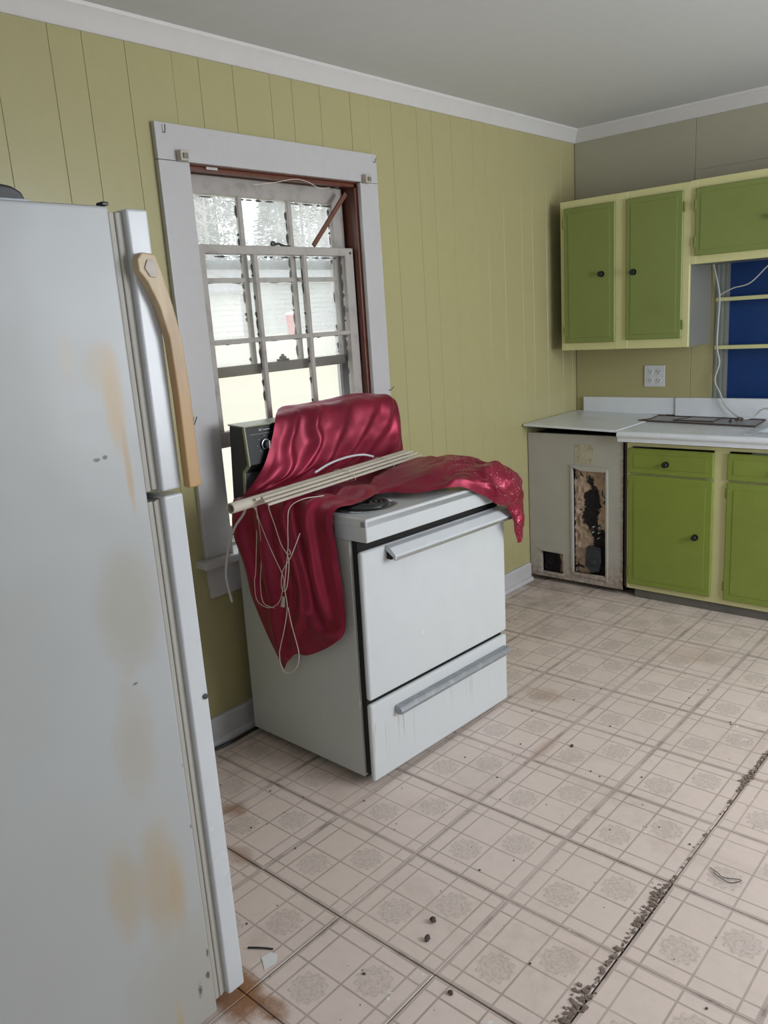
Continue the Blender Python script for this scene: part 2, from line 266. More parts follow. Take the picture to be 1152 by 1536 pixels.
# ------------------------------------------------------------------ builders
WLOC = {}
def props(o, **k):
    for a, b in k.items():
        if b: o[a] = b
    return o
def root(name, label=None, category=None, loc=(0, 0, 0), rot=(0, 0, 0), group=None, kind=None):
    o = bpy.data.objects.new(name, None); COL.objects.link(o); o.location = loc; o.rotation_euler = rot; o.empty_display_size = 0.05
    WLOC[o.name] = Vector(loc); return props(o, label=label, category=category, group=group, kind=kind)
class Bm:
    def __init__(s): s.b = bmesh.new()
    def box(s, x0, x1, y0, y1, z0, z1, bev=0.0, seg=2, mat=None):
        r = bmesh.ops.create_cube(s.b, size=1.0); vs = r['verts']
        for v in vs:
            v.co = Vector(((x0+x1)/2+v.co.x*(x1-x0), (y0+y1)/2+v.co.y*(y1-y0), (z0+z1)/2+v.co.z*(z1-z0)))
        if bev:
            es = list({e for v in vs for e in v.link_edges})
            r = bmesh.ops.bevel(s.b, geom=es, offset=bev, segments=seg, affect='EDGES', profile=0.5); vs = list({v for f in r['faces'] for v in f.verts} | {v for v in vs if v.is_valid})
        if mat is not None:
            for v in vs: v.co = mat @ v.co
        return s
    def prism(s, pts, axis, a0, a1, bev=0.0):
        def P(p, a): return {'x': (a, p[0], p[1]), 'y': (p[0], a, p[1]), 'z': (p[0], p[1], a)}[axis]
        A = [s.b.verts.new(P(p, a0)) for p in pts]; B = [s.b.verts.new(P(p, a1)) for p in pts]; n = len(pts)
        f = [s.b.faces.new(A), s.b.faces.new(list(reversed(B)))]
        for i in range(n): f.append(s.b.faces.new((A[i], B[i], B[(i+1) % n], A[(i+1) % n])))
        bmesh.ops.recalc_face_normals(s.b, faces=f)
        if bev:
            es = list({e for x in f for e in x.edges}); bmesh.ops.bevel(s.b, geom=es, offset=bev, segments=2, affect='EDGES', profile=0.5)
        return s
    def cyl(s, p0, p1, r, seg=16, r2=None, caps=True):
        return s.tube([p0, p1], r, seg, caps, r2)
    def tube(s, pts, r, seg=8, caps=True, r2=None):
        pts = [Vector(p) for p in pts]; n = len(pts); rings = []; up = None
        for i, p in enumerate(pts):
            t = (pts[min(i+1, n-1)]-pts[max(i-1, 0)]).normalized()
            if up is None:
                up = t.orthogonal().normalized()
            else:
                up = (up-t*up.dot(t)); up = up.normalized() if up.length > 1e-6 else t.orthogonal().normalized()
            sd = t.cross(up); rr = r if r2 is None else r+(r2-r)*i/(n-1)
            rings.append([s.b.verts.new(p+(up*math.cos(2*math.pi*k/seg)+sd*math.sin(2*math.pi*k/seg))*rr) for k in range(seg)])
        for i in range(n-1):
            for k in range(seg): s.b.faces.new((rings[i][k], rings[i][(k+1) % seg], rings[i+1][(k+1) % seg], rings[i+1][k]))
        if caps: s.b.faces.new(list(reversed(rings[0]))); s.b.faces.new(rings[-1])
        return s
    def lathe(s, prof, c, axis='z', seg=24):
        rings = []; c = Vector(c)
        for r, h in prof:
            ring = []
            for k in range(seg):
                a = 2*math.pi*k/seg; u, v = r*math.cos(a), r*math.sin(a)
                d = {'z': (u, v, h), 'x': (h, u, v), 'y': (u, h, v)}[axis]; ring.append(s.b.verts.new(c+Vector(d)))
            rings.append(ring)
        fs = []
        for i in range(len(prof)-1):
            for k in range(seg): fs.append(s.b.faces.new((rings[i][k], rings[i][(k+1) % seg], rings[i+1][(k+1) % seg], rings[i+1][k])))
        fs.append(s.b.faces.new(rings[0])); fs.append(s.b.faces.new(rings[-1])); bmesh.ops.recalc_face_normals(s.b, faces=fs); return s
    def torus(s, c, R, r, a0=0, a1=2*math.pi, seg=40, ts=8):
        return s.tube([(c[0]+R*math.cos(a0+(a1-a0)*k/seg), c[1]+R*math.sin(a0+(a1-a0)*k/seg), c[2]) for k in range(seg+1)], r, ts)
    def obj(s, name, mat, parent=None, world=True, smooth=True, **k):
        me = bpy.data.meshes.new(name)
        pl = WLOC.get(parent.name, Vector()) if (parent and world) else Vector()
        if pl.length:
            for v in s.b.verts: v.co -= pl
        s.b.normal_update(); s.b.to_mesh(me); s.b.free()
        if mat: me.materials.append(mat)
        if smooth: me.shade_smooth(); me.set_sharp_from_angle(angle=math.radians(32))
        o = bpy.data.objects.new(name, me); COL.objects.link(o)
        if smooth: o.modifiers.new('weighted', 'WEIGHTED_NORMAL').keep_sharp = True
        if parent: o.parent = parent; WLOC[o.name] = pl if world else Vector()
        else: WLOC[o.name] = Vector()
        return props(o, **k)
def spline(pts, n):
    """Catmull-Rom through pts, n samples, even in parameter"""
    P = np.array(pts, float); m = len(P)
    if m == 2: t = np.linspace(0, 1, n)[:, None]; return P[0]*(1-t)+P[1]*t
    E = np.vstack([2*P[0]-P[1], P, 2*P[-1]-P[-2]]); out = []
    for x in np.linspace(0, m-1, n):
        i = min(int(x), m-2); t = x-i; a, b, c, d = E[i:i+4]
        out.append(0.5*((2*b)+(c-a)*t+(2*a-5*b+4*c-d)*t*t+(3*b-a-3*c+d)*t**3))
    return np.array(out)
def cord(name, pts, r, mat, parent=None, n=40, seg=6, **k):
    return Bm().tube(spline(pts, n), r, seg).obj(name, mat, parent, **k)

# ------------------------------------------------------------------ setting: floor
T = 0.3048
XR, YB, YF, ZC = 2.8, -2.4, 3.1, 2.395
floor = Bm().box(-1.25, XR+.1, YB-.1, YF+.15, -0.12, -0.006).obj('floor', M['subfloor'], kind='structure', label='worn pale vinyl tile kitchen floor')
tb = bmesh.new(); h = T/2-0.0008; g = T/2-0.0020
lay = [[tb.verts.new((sx*a, sy*a, z)) for sx, sy in ((-1, -1), (1, -1), (1, 1), (-1, 1))] for a, z in ((h, -0.0045), (h, -0.0012), (g, 0.0))]
for i in (0, 1):
    for k in range(4): tb.faces.new((lay[i][k], lay[i][(k+1) % 4], lay[i+1][(k+1) % 4], lay[i+1][k]))
tb.faces.new(lay[2]); tb.faces.new(list(reversed(lay[0])))
tile_me = bpy.data.meshes.new('tile'); tb.to_mesh(tile_me); tb.free(); tile_me.materials.append(M['tile'])
for i in range(-4, 5):
    for j in range(-5, 11):
        o = bpy.data.objects.new('tile', tile_me); COL.objects.link(o); o.parent = floor
        gap = (0.003 if j in (0, 1, 4) else 0.0008) if i == 2 else 0.0; gy = 0.0
        if j < 0: gy = -.002; gap += -.0012 if i < 0 else (.0012 if i == 1 else 0)
        if j >= 7: gy = .0014
        o.location = ((i+.5)*T+gap+random.uniform(-.0007, .0007), (j+.5)*T+gy+random.uniform(-.0007, .0007), random.uniform(-.0011, 0))
        if i >= 2: o.location.z -= 0.0006
        o.rotation_euler.z = random.uniform(-.0012, .0012)
Bm().box(5*T+.006, XR, YB, YF, -0.0055, -0.001).obj('vinyl_sheet', M['plainfloor'], floor)
Bm().box(-1.0, 5*T+.004, YB, -5*T-.002, -0.0055, -0.001).obj('vinyl_sheet', M['plainfloor'], floor)

# ------------------------------------------------------------------ ceiling and walls
ceiling = Bm().box(-1.25, XR+.1, YB-.1, YF+.15, ZC, ZC+.1).obj('ceiling', M['ceiling'], kind='structure', label='flat off white ceiling')
WY0, WY1, WZ0, WZ1 = 0.50, 1.345, 0.66, 2.02          # rough opening of the window in the left wall
b = Bm()
for y0, y1, z0, z1 in ((YB, WY0, 0, ZC), (WY1, YF, 0, ZC), (WY0, WY1, 0, WZ0), (WY0, WY1, WZ1, ZC)): b.box(-1.13, -1.008, y0, y1, z0, z1)
wall_left = b.obj('wall_left', M['wall_yellow'], kind='structure', label='yellow painted panelled wall with the window')
gro = [YB]; k = -6
while True:
    for off in (-0.060, 0.104, 0.207): gro.append(off+0.4066*k)
    k += 1
    if gro[-1] > YF: break
gro = sorted(x for x in gro if YB < x < YF-.02); gro = [YB]+gro+[YF]
for y0, y1 in zip(gro, gro[1:]):
    a, c = y0+.0005, y1-.0005
    segs = [(0.0, ZC)]
    if c > WY0 and a < WY1: segs = [(0.0, WZ0-.002), (WZ1+.002, ZC)] if (a > WY0-.02 and c < WY1+.02) else None
    if segs is None:                                   # plank notched around the opening: L-shaped outline
        if a < WY0: o_, i_ = (a, WY0-.001), (WY0-.001, c)
        else: o_, i_ = (WY1+.001, c), (a, WY1+.001)
        lo, hi = sorted((o_, i_))
        if o_ == lo: pts = [(a, 0), (c, 0), (c, WZ0-.002), (WY0-.001, WZ0-.002), (WY0-.001, WZ1+.002), (c, WZ1+.002), (c, ZC), (a, ZC)]
        else: pts = [(a, 0), (c, 0), (c, ZC), (a, ZC), (a, WZ1+.002), (WY1+.001, WZ1+.002), (WY1+.001, WZ0-.002), (a, WZ0-.002)]
        Bm().prism(pts, 'x', -1.0075, -1.0).obj('panel', M['wall_yellow'], wall_left)
        continue
    for z0, z1 in segs:
        bb = Bm(); bb.prism([(-1.0075, a), (-1.0008, a), (-1.0, a+.0010), (-1.0, c-.0010), (-1.0008, c), (-1.0075, c)], 'z', z0, z1)
        bb.obj('panel', M['wall_yellow'], wall_left)
# far wall with the boarded window
FX0, FX1, FZ0, FZ1 = -0.215, 0.95, 0.90, 1.75
b = Bm()
for x0, x1, z0, z1 in ((-1.13, FX0, 0, ZC), (FX1, XR, 0, ZC), (FX0, FX1, 0, FZ0), (FX0, FX1, FZ1, ZC)): b.box(x0, x1, YF+.008, YF+.12, z0, z1)
wall_far = b.obj('wall_far', M['wall_grey'], kind='structure', label='end wall behind the cabinets, upper part tinted for grey bounced light')
def fp(x0, x1, z0, z1, m, d=0.0): Bm().box(x0+.0009, x1-.0009, YF-d, YF+.0075, z0, z1, .0012, 1).obj('panel', m, wall_far)
fp(-.999, -.335, 1.40, ZC, M['wall_grey']); fp(-.999, -.335, 0, 1.398, M['wall_yellow']); fp(-.335, FX0, 0, 1.70, M['wall_yellow'], .001)
fp(-.335, FX1+.2, 1.70, 2.090, M['wall_grey'], .002); fp(-.335, FX1+.2, 2.0905, ZC, M['wall_grey']); fp(FX0, FX1, 0, FZ0, M['wall_yellow']); fp(FX1, XR, 0, 1.698, M['wall_yellow']); fp(FX1+.2, XR, 1.7, ZC, M['wall_grey'])
# walls out of view that close the room, whitened to cool the bounce, with the openings the daylight comes through
b = Bm()
for y0, y1, z0, z1 in ((YB, .8, 0, ZC), (2.2, YF, 0, ZC), (.8, 2.2, 0, .85), (.8, 2.2, 2.15, ZC)): b.box(XR, XR+.1, y0, y1, z0, z1)
b.obj('wall_right', M['ceiling'], kind='structure', label='unseen wall at the right, whitened to cool the bounced light')
b = Bm()
for x0, x1, z0, z1 in ((-1.13, 1.5, 0, ZC), (2.2, XR, 0, ZC), (1.5, 2.2, 2.05, ZC)): b.box(x0, x1, YB-.1, YB, z0, z1)
b.obj('wall_back', M['ceiling'], kind='structure', label='unseen wall behind the camera, whitened to cool the bounced light')
# crown and baseboards
def crown(name, axis, label):
    pr = [(0, -.064), (.006, -.064), (.012, -.058), (.024, -.034), (.040, -.014), (.044, -.010), (.046, 0), (0, 0)]
    if axis == 'y': return Bm().prism([(-1.0+a, ZC+c) for a, c in pr], 'y', YB, YF).obj(name, M['crown'], kind='structure', label=label)
    return Bm().prism([(YF-a, ZC+c) for a, c in pr], 'x', -.999, XR).obj(name, M['crown'], kind='structure', label=label)
crown('trim_1', 'y', 'white crown moulding along the window wall'); crown('trim_2', 'x', 'white crown moulding above the green cabinets')
bb_ = Bm().prism([(-1.0, 0.0), (-.981, 0.0), (-.981, .090), (-.986, .098), (-1.0, .098)], 'y', YB, 2.53).obj('baseboard_left', M['trim'], kind='structure', label='dirty white baseboard under the window wall')
Bm().prism([(-.981, .0), (-.964, .0), (-.966, .010), (-.972, .018), (-.981, .020)], 'y', YB, 2.53).obj('quarter_round', M['trim'], bb_)

# ------------------------------------------------------------------ window 1
win = root('window_1', 'white cased double hung window above the stove', None, (-1.0, .92, WZ0), kind='structure')
X = -.980
Bm().box(-1.0, X, .404, 1.436, 2.004, 2.114, .003).obj('head_casing', M['trim'], win)
Bm().box(-1.0, X, .404, .522, .690, 2.003, .003).obj('side_casing', M['trim'], win)
Bm().box(-1.0, X, 1.331, 1.436, .690, 2.003, .003).obj('side_casing', M['trim'], win)
Bm().box(-1.06, -.945, .372, 1.468, .662, .690, .006).obj('stool', M['trim'], win)
Bm().box(-1.0, X, .408, 1.432, .545, .661, .003).obj('apron', M['trim'], win)
# red brown stained jambs with a stop bead each
for y0, y1, ys in ((.500, .521, .531), (1.330, 1.345, 1.321)):
    Bm().box(-1.125, -1.0005, min(y0, y1), max(y0, y1), WZ0+.03, 2.0, .001).obj('jamb', M['brown'], win)
Bm().box(-1.028, -1.002, 1.318, 1.3295, .692, 1.985, .003).obj('stop_bead', M['brown'], win)
Bm().box(-1.028, -1.002, .5215, .530, .692, 1.985, .003).obj('stop_bead', M['brown'], win)
Bm().box(-1.125, -1.0005, .5215, 1.3295, 2.0, 2.019, .001).obj('head_jamb', M['brown'], win)
Bm().box(-1.028, -1.002, .5305, 1.3175, 1.985, 1.9995, .003).obj('stop_bead', M['brown'], win)
Bm().box(-1.128, -1.118, 1.29, 1.3295, .70, 1.999).obj('blind_stop', M['putty'], win); Bm().box(-1.128, -1.118, .5215, .56, .70, 1.999).obj('blind_stop', M['putty'], win)
Bm().box(-1.0735, -1.0655, 1.318, 1.3295, .70, 1.30).obj('parting_bead', M['sash'], win)
Bm().box(-1.125, -1.061, .5215, 1.3295, WZ0, .700).obj('sill', M['trim'], win)
def sash(name, xc, th, y0, y1, z0, z1, top, bot, st, muny, munz, botmat, frays):
    f0, f1 = xc-th/2, xc+th/2; B_ = Bm()
    B_.box(f0, f1, y0, y0+st, z0, z1, .002, 1).box(f0, f1, y1-st, y1, z0, z1, .002, 1)
    so = B_.obj(name, M['sash'], win)
    Bm().box(f0, f1+.0004, y0+st*.2, y1-st*.2, z1-top, z1+.0005, .002, 1).obj('top_rail', M['sash'], so)
    Bm().box(f0-.004, f1+.002, y0+.004, y1-.004, z0-.0005, z0+bot, .002, 1).obj('bottom_rail', botmat, so)
    for y in muny: Bm().prism([(f0+.004, y-.004), (f1-.006, y-.012), (f1, y-.008), (f1, y+.008), (f1-.006, y+.012), (f0+.004, y+.004)], 'z', z0+bot, z1-top).obj('muntin', M['sash'], so)
    for z in munz: Bm().prism([(f0+.004, z-.003), (f1-.008, z-.009), (f1-.001, z-.007), (f1-.001, z+.007), (f1-.008, z+.009), (f0+.004, z+.003)], 'y', y0+st, y1-st).obj('muntin', M['sash'], so)
    ys = [y0+st]+list(muny)+[y1-st]; zs = [z0+bot]+list(munz)+[z1-top]
    for a, c in zip(ys, ys[1:]):
        for d, e in zip(zs, zs[1:]):
            Bm().box(xc-.006, xc-.003, a+.002, c-.002, d+.002, e-.002).obj('pane', M['dusty' if name == 'upper_sash' else 'glass'], so, smooth=False)
    pb = Bm()                                            # ragged leftover glazing putty along the muntins
    for y in list(muny)+([y1-st] if frays else []):
        z = z0+bot+.01
        while z < z1-top-.02:
            L_ = random.uniform(.008, .05)
            if random.random() < .6: pb.lathe([(.001, 0), (random.uniform(.002, .005), L_*.3), (random.uniform(.002, .006), L_*.7), (.001, L_)], (xc+.001, y-.0115, z), 'z', 6)
            z += L_+random.uniform(0, .012)
    for z in list(munz)+[z1-top]:
        y = y0+st
        while y < y1-st-.03:
            L_ = random.uniform(.012, .06)
            if random.random() < .5: pb.lathe([(.001, 0), (random.uniform(.002, .005), L_*.3), (random.uniform(.002, .005), L_*.7), (.001, L_)], (xc+.001, y, z-.008), 'y', 6)
            y += L_+random.uniform(0, .02)
    po = pb.obj('putty', M['putty'], so, smooth=False); po['kind'] = 'stuff'
    return so
lower = sash('lower_sash', -1.047, .030, .533, 1.316, 1.058, 1.757, .030, .055, .048, (.803, 1.047), (1.427,), M['sash'], True)
upper = sash('upper_sash', -1.092, .030, .533, 1.320, 1.302, 1.990, .060, .036, .060, (.792, 1.030), (1.641,), M['darkwood'], True)
Bm().lathe([(.0, 0), (.005, 0), (.005, .003), (.0, .003)], (-1.032, .548, 1.742), 'x', 10).obj('screw_head', M['nail'], lower)
Bm().lathe([(.0, 0), (.005, 0), (.005, .003), (.0, .003)], (-1.032, 1.297, 1.738), 'x', 10).obj('screw_head', M['nail'], lower)
Bm().tube([(-1.045, .905, 1.764), (-1.045, .93, 1.768), (-1.045, .955, 1.760), (-1.045, .985, 1.759)], .005, 8).lathe([(.0, -.009), (.009, -.005), (.011, 0), (.009, .006), (0, .009)], (-1.045, .902, 1.767), 'x', 10).obj('sash_lock', M['nail'], lower)
Bm().box(-1.085, -1.064, .90, .95, 1.339, 1.348, .003).lathe([(.014, 0), (.014, .009), (.006, .013), (.006, .018), (0, .019)], (-1.074, .925, 1.347), 'z', 12).obj('sash_lock', M['nail'], upper)
# aluminium storm window outside
st = Bm().box(-1.147, -1.131, .522, .560, .70, 2.0).box(-1.147, -1.131, 1.29, 1.329, .70, 2.0).box(-1.147, -1.131, .56, 1.29, 1.962, 2.0).box(-1.147, -1.131, .56, 1.29, .70, .74).obj('storm_frame', M['trim'], win)
Bm().box(-1.144, -1.134, .56, 1.29, 1.683, 1.717, .002, 1).obj('storm_rail', M['alu'], st)
# blind brackets and nails fixed to the casing
for y, z in ((.489, 2.018), (1.356, 2.014)):
    br = Bm().box(-.980, -.955, y-.016, y+.016, z-.016, z+.016, .003).obj('blind_bracket', M['ivory'], win)
    Bm().box(-.956, -.950, y-.008, y+.010, z-.010, z+.006, .002).obj('bracket_socket', M['cab_inner'], br)
for y, z, dy, dz in ((.4135, 1.17, .012, .022), (1.425, 1.176, .02, .012), (.435, 2.085, 0, .02), (1.418, 2.085, .002, .012)):
    Bm().tube([(-.981, y, z), (-.972, y, z-.004), (-.968, y+dy, z+dz)], .0016, 6).obj('nail', M['nail'], win)
Bm().box(-1.0, -.996, .598, .645, 1.991, 1.9995, .001).obj('paint_fleck', M['trim'], win)

# wooden prop between sash and jamb
sk = root('wooden_stick', 'thin red brown wooden stick leaning from upper right jamb onto the raised sash', 'stick', (-1.015, 1.09, 1.76))
d = Vector((0, .21, .212)).normalized(); a = math.atan2(.212, .21)
mt = Matrix.Translation((-1.021, 1.185, 1.862)) @ Matrix.Rotation(a, 4, 'X')
Bm().box(-.005, .005, -.142, .142, -.009, .009, .002, 1, mt).obj('shaft', M['stick'], sk)
# thin cord hanging across the head of the window
cord('frayed_string', [(-1.004, .80, 1.958), (-.998, .90, 1.973), (-.994, .99, 1.990), (-.995, 1.06, 1.985), (-1.0, 1.12, 1.969), (-1.002, 1.18, 1.975)], .0012, M['cord'], n=24, seg=5,
     label='thin pale string hanging across the window head', category='string')

# ------------------------------------------------------------------ window 2: boarded opening behind the sink
w2 = root('window_2', 'window over the sink closed with blue board', None, (FX0, YF, FZ0), kind='structure')
Bm().box(FX0, FX1, YF+.085, YF+.10, FZ0, FZ1).obj('blue_board', M['blue'], w2)
Bm().box(FX0+.0005, FX0+.012, YF-.004, YF+.085, FZ0, FZ1, .001).obj('jamb', M['jambgrey'], w2)
Bm().box(FX0+.012, FX0+.028, YF+.018, YF+.085, FZ0, FZ1, .002).obj('stop_bead', M['jambgrey'], w2)
Bm().box(FX0+.028, FX0+.042, YF+.045, YF+.085, FZ0, FZ1, .002).obj('stop_bead', M['cab_inner'], w2)
for z in (1.456, 1.218): Bm().box(FX0+.002, FX1, YF-.006, YF+.040, z-.009, z+.010, .002).obj('cross_bar', M['cream'], w2)

# ------------------------------------------------------------------ refrigerator
FY = -.383
fr = root('refrigerator', 'stained white refrigerator seen from its side at left edge', 'refrigerator', (-.36, -.72, 0))
Bm().box(-.74, 0.0, -1.09, FY, .015, 1.690, .006).obj('body', M['fridge'], fr)
for x, y in ((-.68, -1.03), (-.06, -1.03), (-.68, -.45), (-.06, -.45)): Bm().cyl((x, y, 0), (x, y, .016), .02, 10).obj('foot', M['black'], fr)
for nm, z0, z1 in (('freezer_door', 1.180, 1.687), ('fridge_door', .035, 1.171)):
    dr = Bm().box(-.745, .004, FY+.030, FY+.074, z0, z1, .005, 3).obj(nm, M['white_plain'], fr)
    Bm().box(-.735, -.006, FY+.001, FY+.012, z0+.004, z1-.006, .002).box(-.738, -.003, FY+.012, FY+.020, z0+.006, z1-.006, .003).box(-.735, -.008, FY+.020, FY+.030, z0+.006, z1-.006).obj('gasket', M['gasket'], dr)
    if nm == 'freezer_door':
        pr = [(-.357, 1.600), (-.346, 1.612), (-.319, 1.609), (-.308, 1.575), (-.294, 1.520), (-.283, 1.46), (-.279, 1.36), (-.278, 1.18), (-.3075, 1.18), (-.3075, 1.36), (-.311, 1.46), (-.324, 1.52), (-.342, 1.562), (-.356, 1.58)]
        hd = Bm().prism(pr, 'x', .0045, .026, .004).obj('handle', M['handle'], dr)
        Bm().prism([(-.345, 1.585), (-.338, 1.599), (-.325, 1.600), (-.318, 1.58), (-.325, 1.568), (-.336, 1.57)], 'x', .025, .0285, .001).obj('handle_plate', M['ivory'], hd)
        Bm().box(-.745, -.69, FY+.02, FY+.08, 1.688, 1.70, .003).obj('hinge_cap', M['black'], fr)
    else: Bm().lathe([(0, 0), (.006, 0), (.006, .003), (0, .004)], (.004, -.318, .745), 'x', 10).obj('screw_hole', M['nail'], dr)
Bm().box(-.02, .001, FY-.012, FY+.001, 1.690, 1.6965, .002).obj('corner_chip', M['black'], fr)
cs = root('rounded_case', 'black rounded case lying on top of the refrigerator', 'case', (-.35, -.62, 1.69))
Bm().prism([(-.80, 1.6905), (-.452, 1.6905), (-.452, 1.716), (-.458, 1.730), (-.475, 1.739), (-.50, 1.742), (-.80, 1.742)], 'x', -.50, -.15, .006).obj('shell', M['black'], cs)
Bm().box(-.505, -.145, -.805, -.449, 1.712, 1.717, .001).obj('seam', M['pitted'], cs)

# ------------------------------------------------------------------ stove (local axes: X out of the wall, Y along it, Z up)
SR = (-.316, .473, 0.0)
sv = root('stove', 'white electric stove under the window with red cloth on top', 'stove', SR, (-.016, 0, -.02))
def so(bm_, name, m, parent=sv, **k): return bm_.obj(name, m, parent, False, **k)
SW = .757
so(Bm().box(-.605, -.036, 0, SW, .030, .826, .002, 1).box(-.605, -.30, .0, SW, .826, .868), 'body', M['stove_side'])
for x in (-.55, -.08):
    for y, zb in ((.05, .001), (SW-.05, .0125)): so(Bm().cyl((x, y, zb), (x, y, .031), .016, 10), 'foot', M['black'])
ct = so(Bm().box(-.605, .040, -.001, SW+.001, .868, .899, .006, 3).box(.012, .040, -.001, SW+.001, .826, .895, .005, 3).box(-.10, .020, .0, .010, .826, .880, .001, 1).box(-.10, .020, SW-.010, SW, .826, .880, .001, 1), 'cooktop', M['stove_white'])
bc = (-.095, .135, .899)
so(Bm().lathe([(.104, .0), (.106, .003), (.100, .005), (.094, .002), (.094, -.004), (.0, -.004)], bc, 'z', 40), 'drip_pan', M['chrome'], ct)
bn = Bm(); pts = []
for k in range(140):
    a = k/140*4*2*math.pi; r = .020+.066*k/140; pts.append((bc[0]+r*math.cos(a), bc[1]+r*math.sin(a), bc[2]+.010))
so(bn.tube(pts, .0058, 8), 'burner_coil', M['coil'], ct)
so(Bm().box(-.0355, -.014, .010, SW-.010, .040, .822), 'front_recess', M['gap_black'])
od = so(Bm().box(-.012, .010, .002, SW-.002, .305, .792, .010, 4).box(-.014, .0, .012, SW-.012, .312, .785), 'oven_door', M['stove_white'])
for y in (.112, SW-.055): so(Bm().box(.010, .030, y, y+.024, .746, .775, .003), 'handle_post', M['gap_black'], od)
so(Bm().prism([(.008, .790), (.030, .786), (.052, .764), (.052, .757), (.040, .757), (.008, .778)], 'y', .108, SW+.012, .002), 'handle_grip', M['white_plain'], od)
so(Bm().box(.042, .0555, .106, SW+.014, .748, .7585, .003), 'handle_edge', M['chrome'], od)
dw = so(Bm().box(-.012, .010, .002, SW-.002, .024, .292, .010, 4), 'drawer', M['drawer'])
so(Bm().prism([(.010, .252), (.032, .250), (.042, .238), (.040, .226), (.024, .222), (.010, .232)], 'y', .112, SW-.022, .003), 'handle', M['pitted'], dw)
# backguard
pr = [(-.608, .868), (-.590, 1.152), (-.508, 1.147), (-.496, 1.020), (-.527, .996), (-.536, .868)]
bgd = so(Bm().prism(pr, 'y', .004, SW-.004, .002), 'backguard', M['black'])
for y0, y1 in ((-.001, .0035), (SW-.0035, SW+.001)):
    tr_ = [(-.514, 1.151), (-.503, 1.147), (-.491, 1.018), (-.521, .993), (-.530, .900), (-.540, .900), (-.532, .998), (-.502, 1.023)]
    so(Bm().prism(tr_, 'y', y0, y1), 'end_trim', M['khaki'], bgd)
so(Bm().prism([(-.593, 1.1525), (-.593, 1.157), (-.505, 1.152), (-.505, 1.1475)], 'y', -.001, SW+.001, .001), 'top_cap', M['khaki'], bgd)
so(Bm().prism([(-.537, .905), (-.527, .99), (-.524, .99), (-.534, .905)], 'y', .008, SW-.008), 'splash_strip', M['chrome'], bgd)
# control panel line, knob, mark
def pan(y, z): tt = (1.147-z)/(1.147-1.020); return (-.508+.012*tt+.0005, y, z)
kb = so(Bm().lathe([(.021, .0), (.021, .004), (.016, .006), (.015, .018), (.012, .020), (0, .020)], pan(.082, 1.083), 'x', 24), 'knob', M['black'], bgd)
kx = pan(.082, 1.083)
so(Bm().lathe([(.0185, .0045), (.0195, .0045), (.0195, .0065), (.0175, .0075)], kx, 'x', 24).box(kx[0]+.018, kx[0]+.024, kx[1]-.003, kx[1]+.003, kx[2]-.014, kx[2]+.014, .001), 'knob_ring', M['chrome'], kb)
mk = Bm()
x_, y_, z_ = pan(.062, 1.134)
for (a0, b0), (a1, b1) in (((0, .009), (.003, 0)), ((.003, 0), (.006, .007)), ((.006, .007), (.009, 0)), ((.009, 0), (.012, .009))):
    mk.tube([(x_+.0006, y_+a0, z_-.004+b0), (x_+.0006, y_+a1, z_-.004+b1)], .0010, 5)
mk.box(x_, x_+.0012, y_+.018, y_+.048, z_-.002, z_+.0)
so(mk, 'printed_mark', M['white_mark'], bgd)
lm = Bm(); lm.box(x_+.0005, x_+.002, .022, SW-.02, 1.1205, 1.1215)
for ang in (-2.3, -1.6, -.9, 0, .9, 1.6, 2.3):
    p = pan(.082+.033*math.sin(ang), 1.083+.03*math.cos(ang)); lm.box(p[0], p[0]+.0012, p[1]-.002, p[1]+.002, p[2]-.0012, p[2]+.0012)
so(lm, 'dial_marks', M['pitted'], bgd)

# ------------------------------------------------------------------ satin curtain draped over the stove
def ridge(t, p=1.6): return (0.5+0.5*math.cos(2*math.pi*t))**p
def sheet(rows, nu, nv, disp):
    R_ = np.array([spline(r, nu) for r in rows]); G = np.stack([spline(R_[:, i], nv) for i in range(nu)], 1)   # nv x nu x 3
    du = np.gradient(G, axis=1); dv = np.gradient(G, axis=0); N = np.cross(du, dv); N /= np.linalg.norm(N, axis=2, keepdims=True)+1e-9
    for _ in range(3):
        N[1:-1] = (N[:-2]+N[1:-1]*2+N[2:])/4; N /= np.linalg.norm(N, axis=2, keepdims=True)+1e-9
    D = np.array([[disp(i/(nu-1), j/(nv-1), G[j, i]) for i in range(nu)] for j in range(nv)])
    return G, N, D
bmc = bmesh.new()
def add_grid(G):
    nv, nu = G.shape[:2]; V = [[bmc.verts.new(G[j, i]) for i in range(nu)] for j in range(nv)]
    for j in range(nv-1):
        for i in range(nu-1): bmc.faces.new((V[j][i], V[j][i+1], V[j+1][i+1], V[j+1][i]))
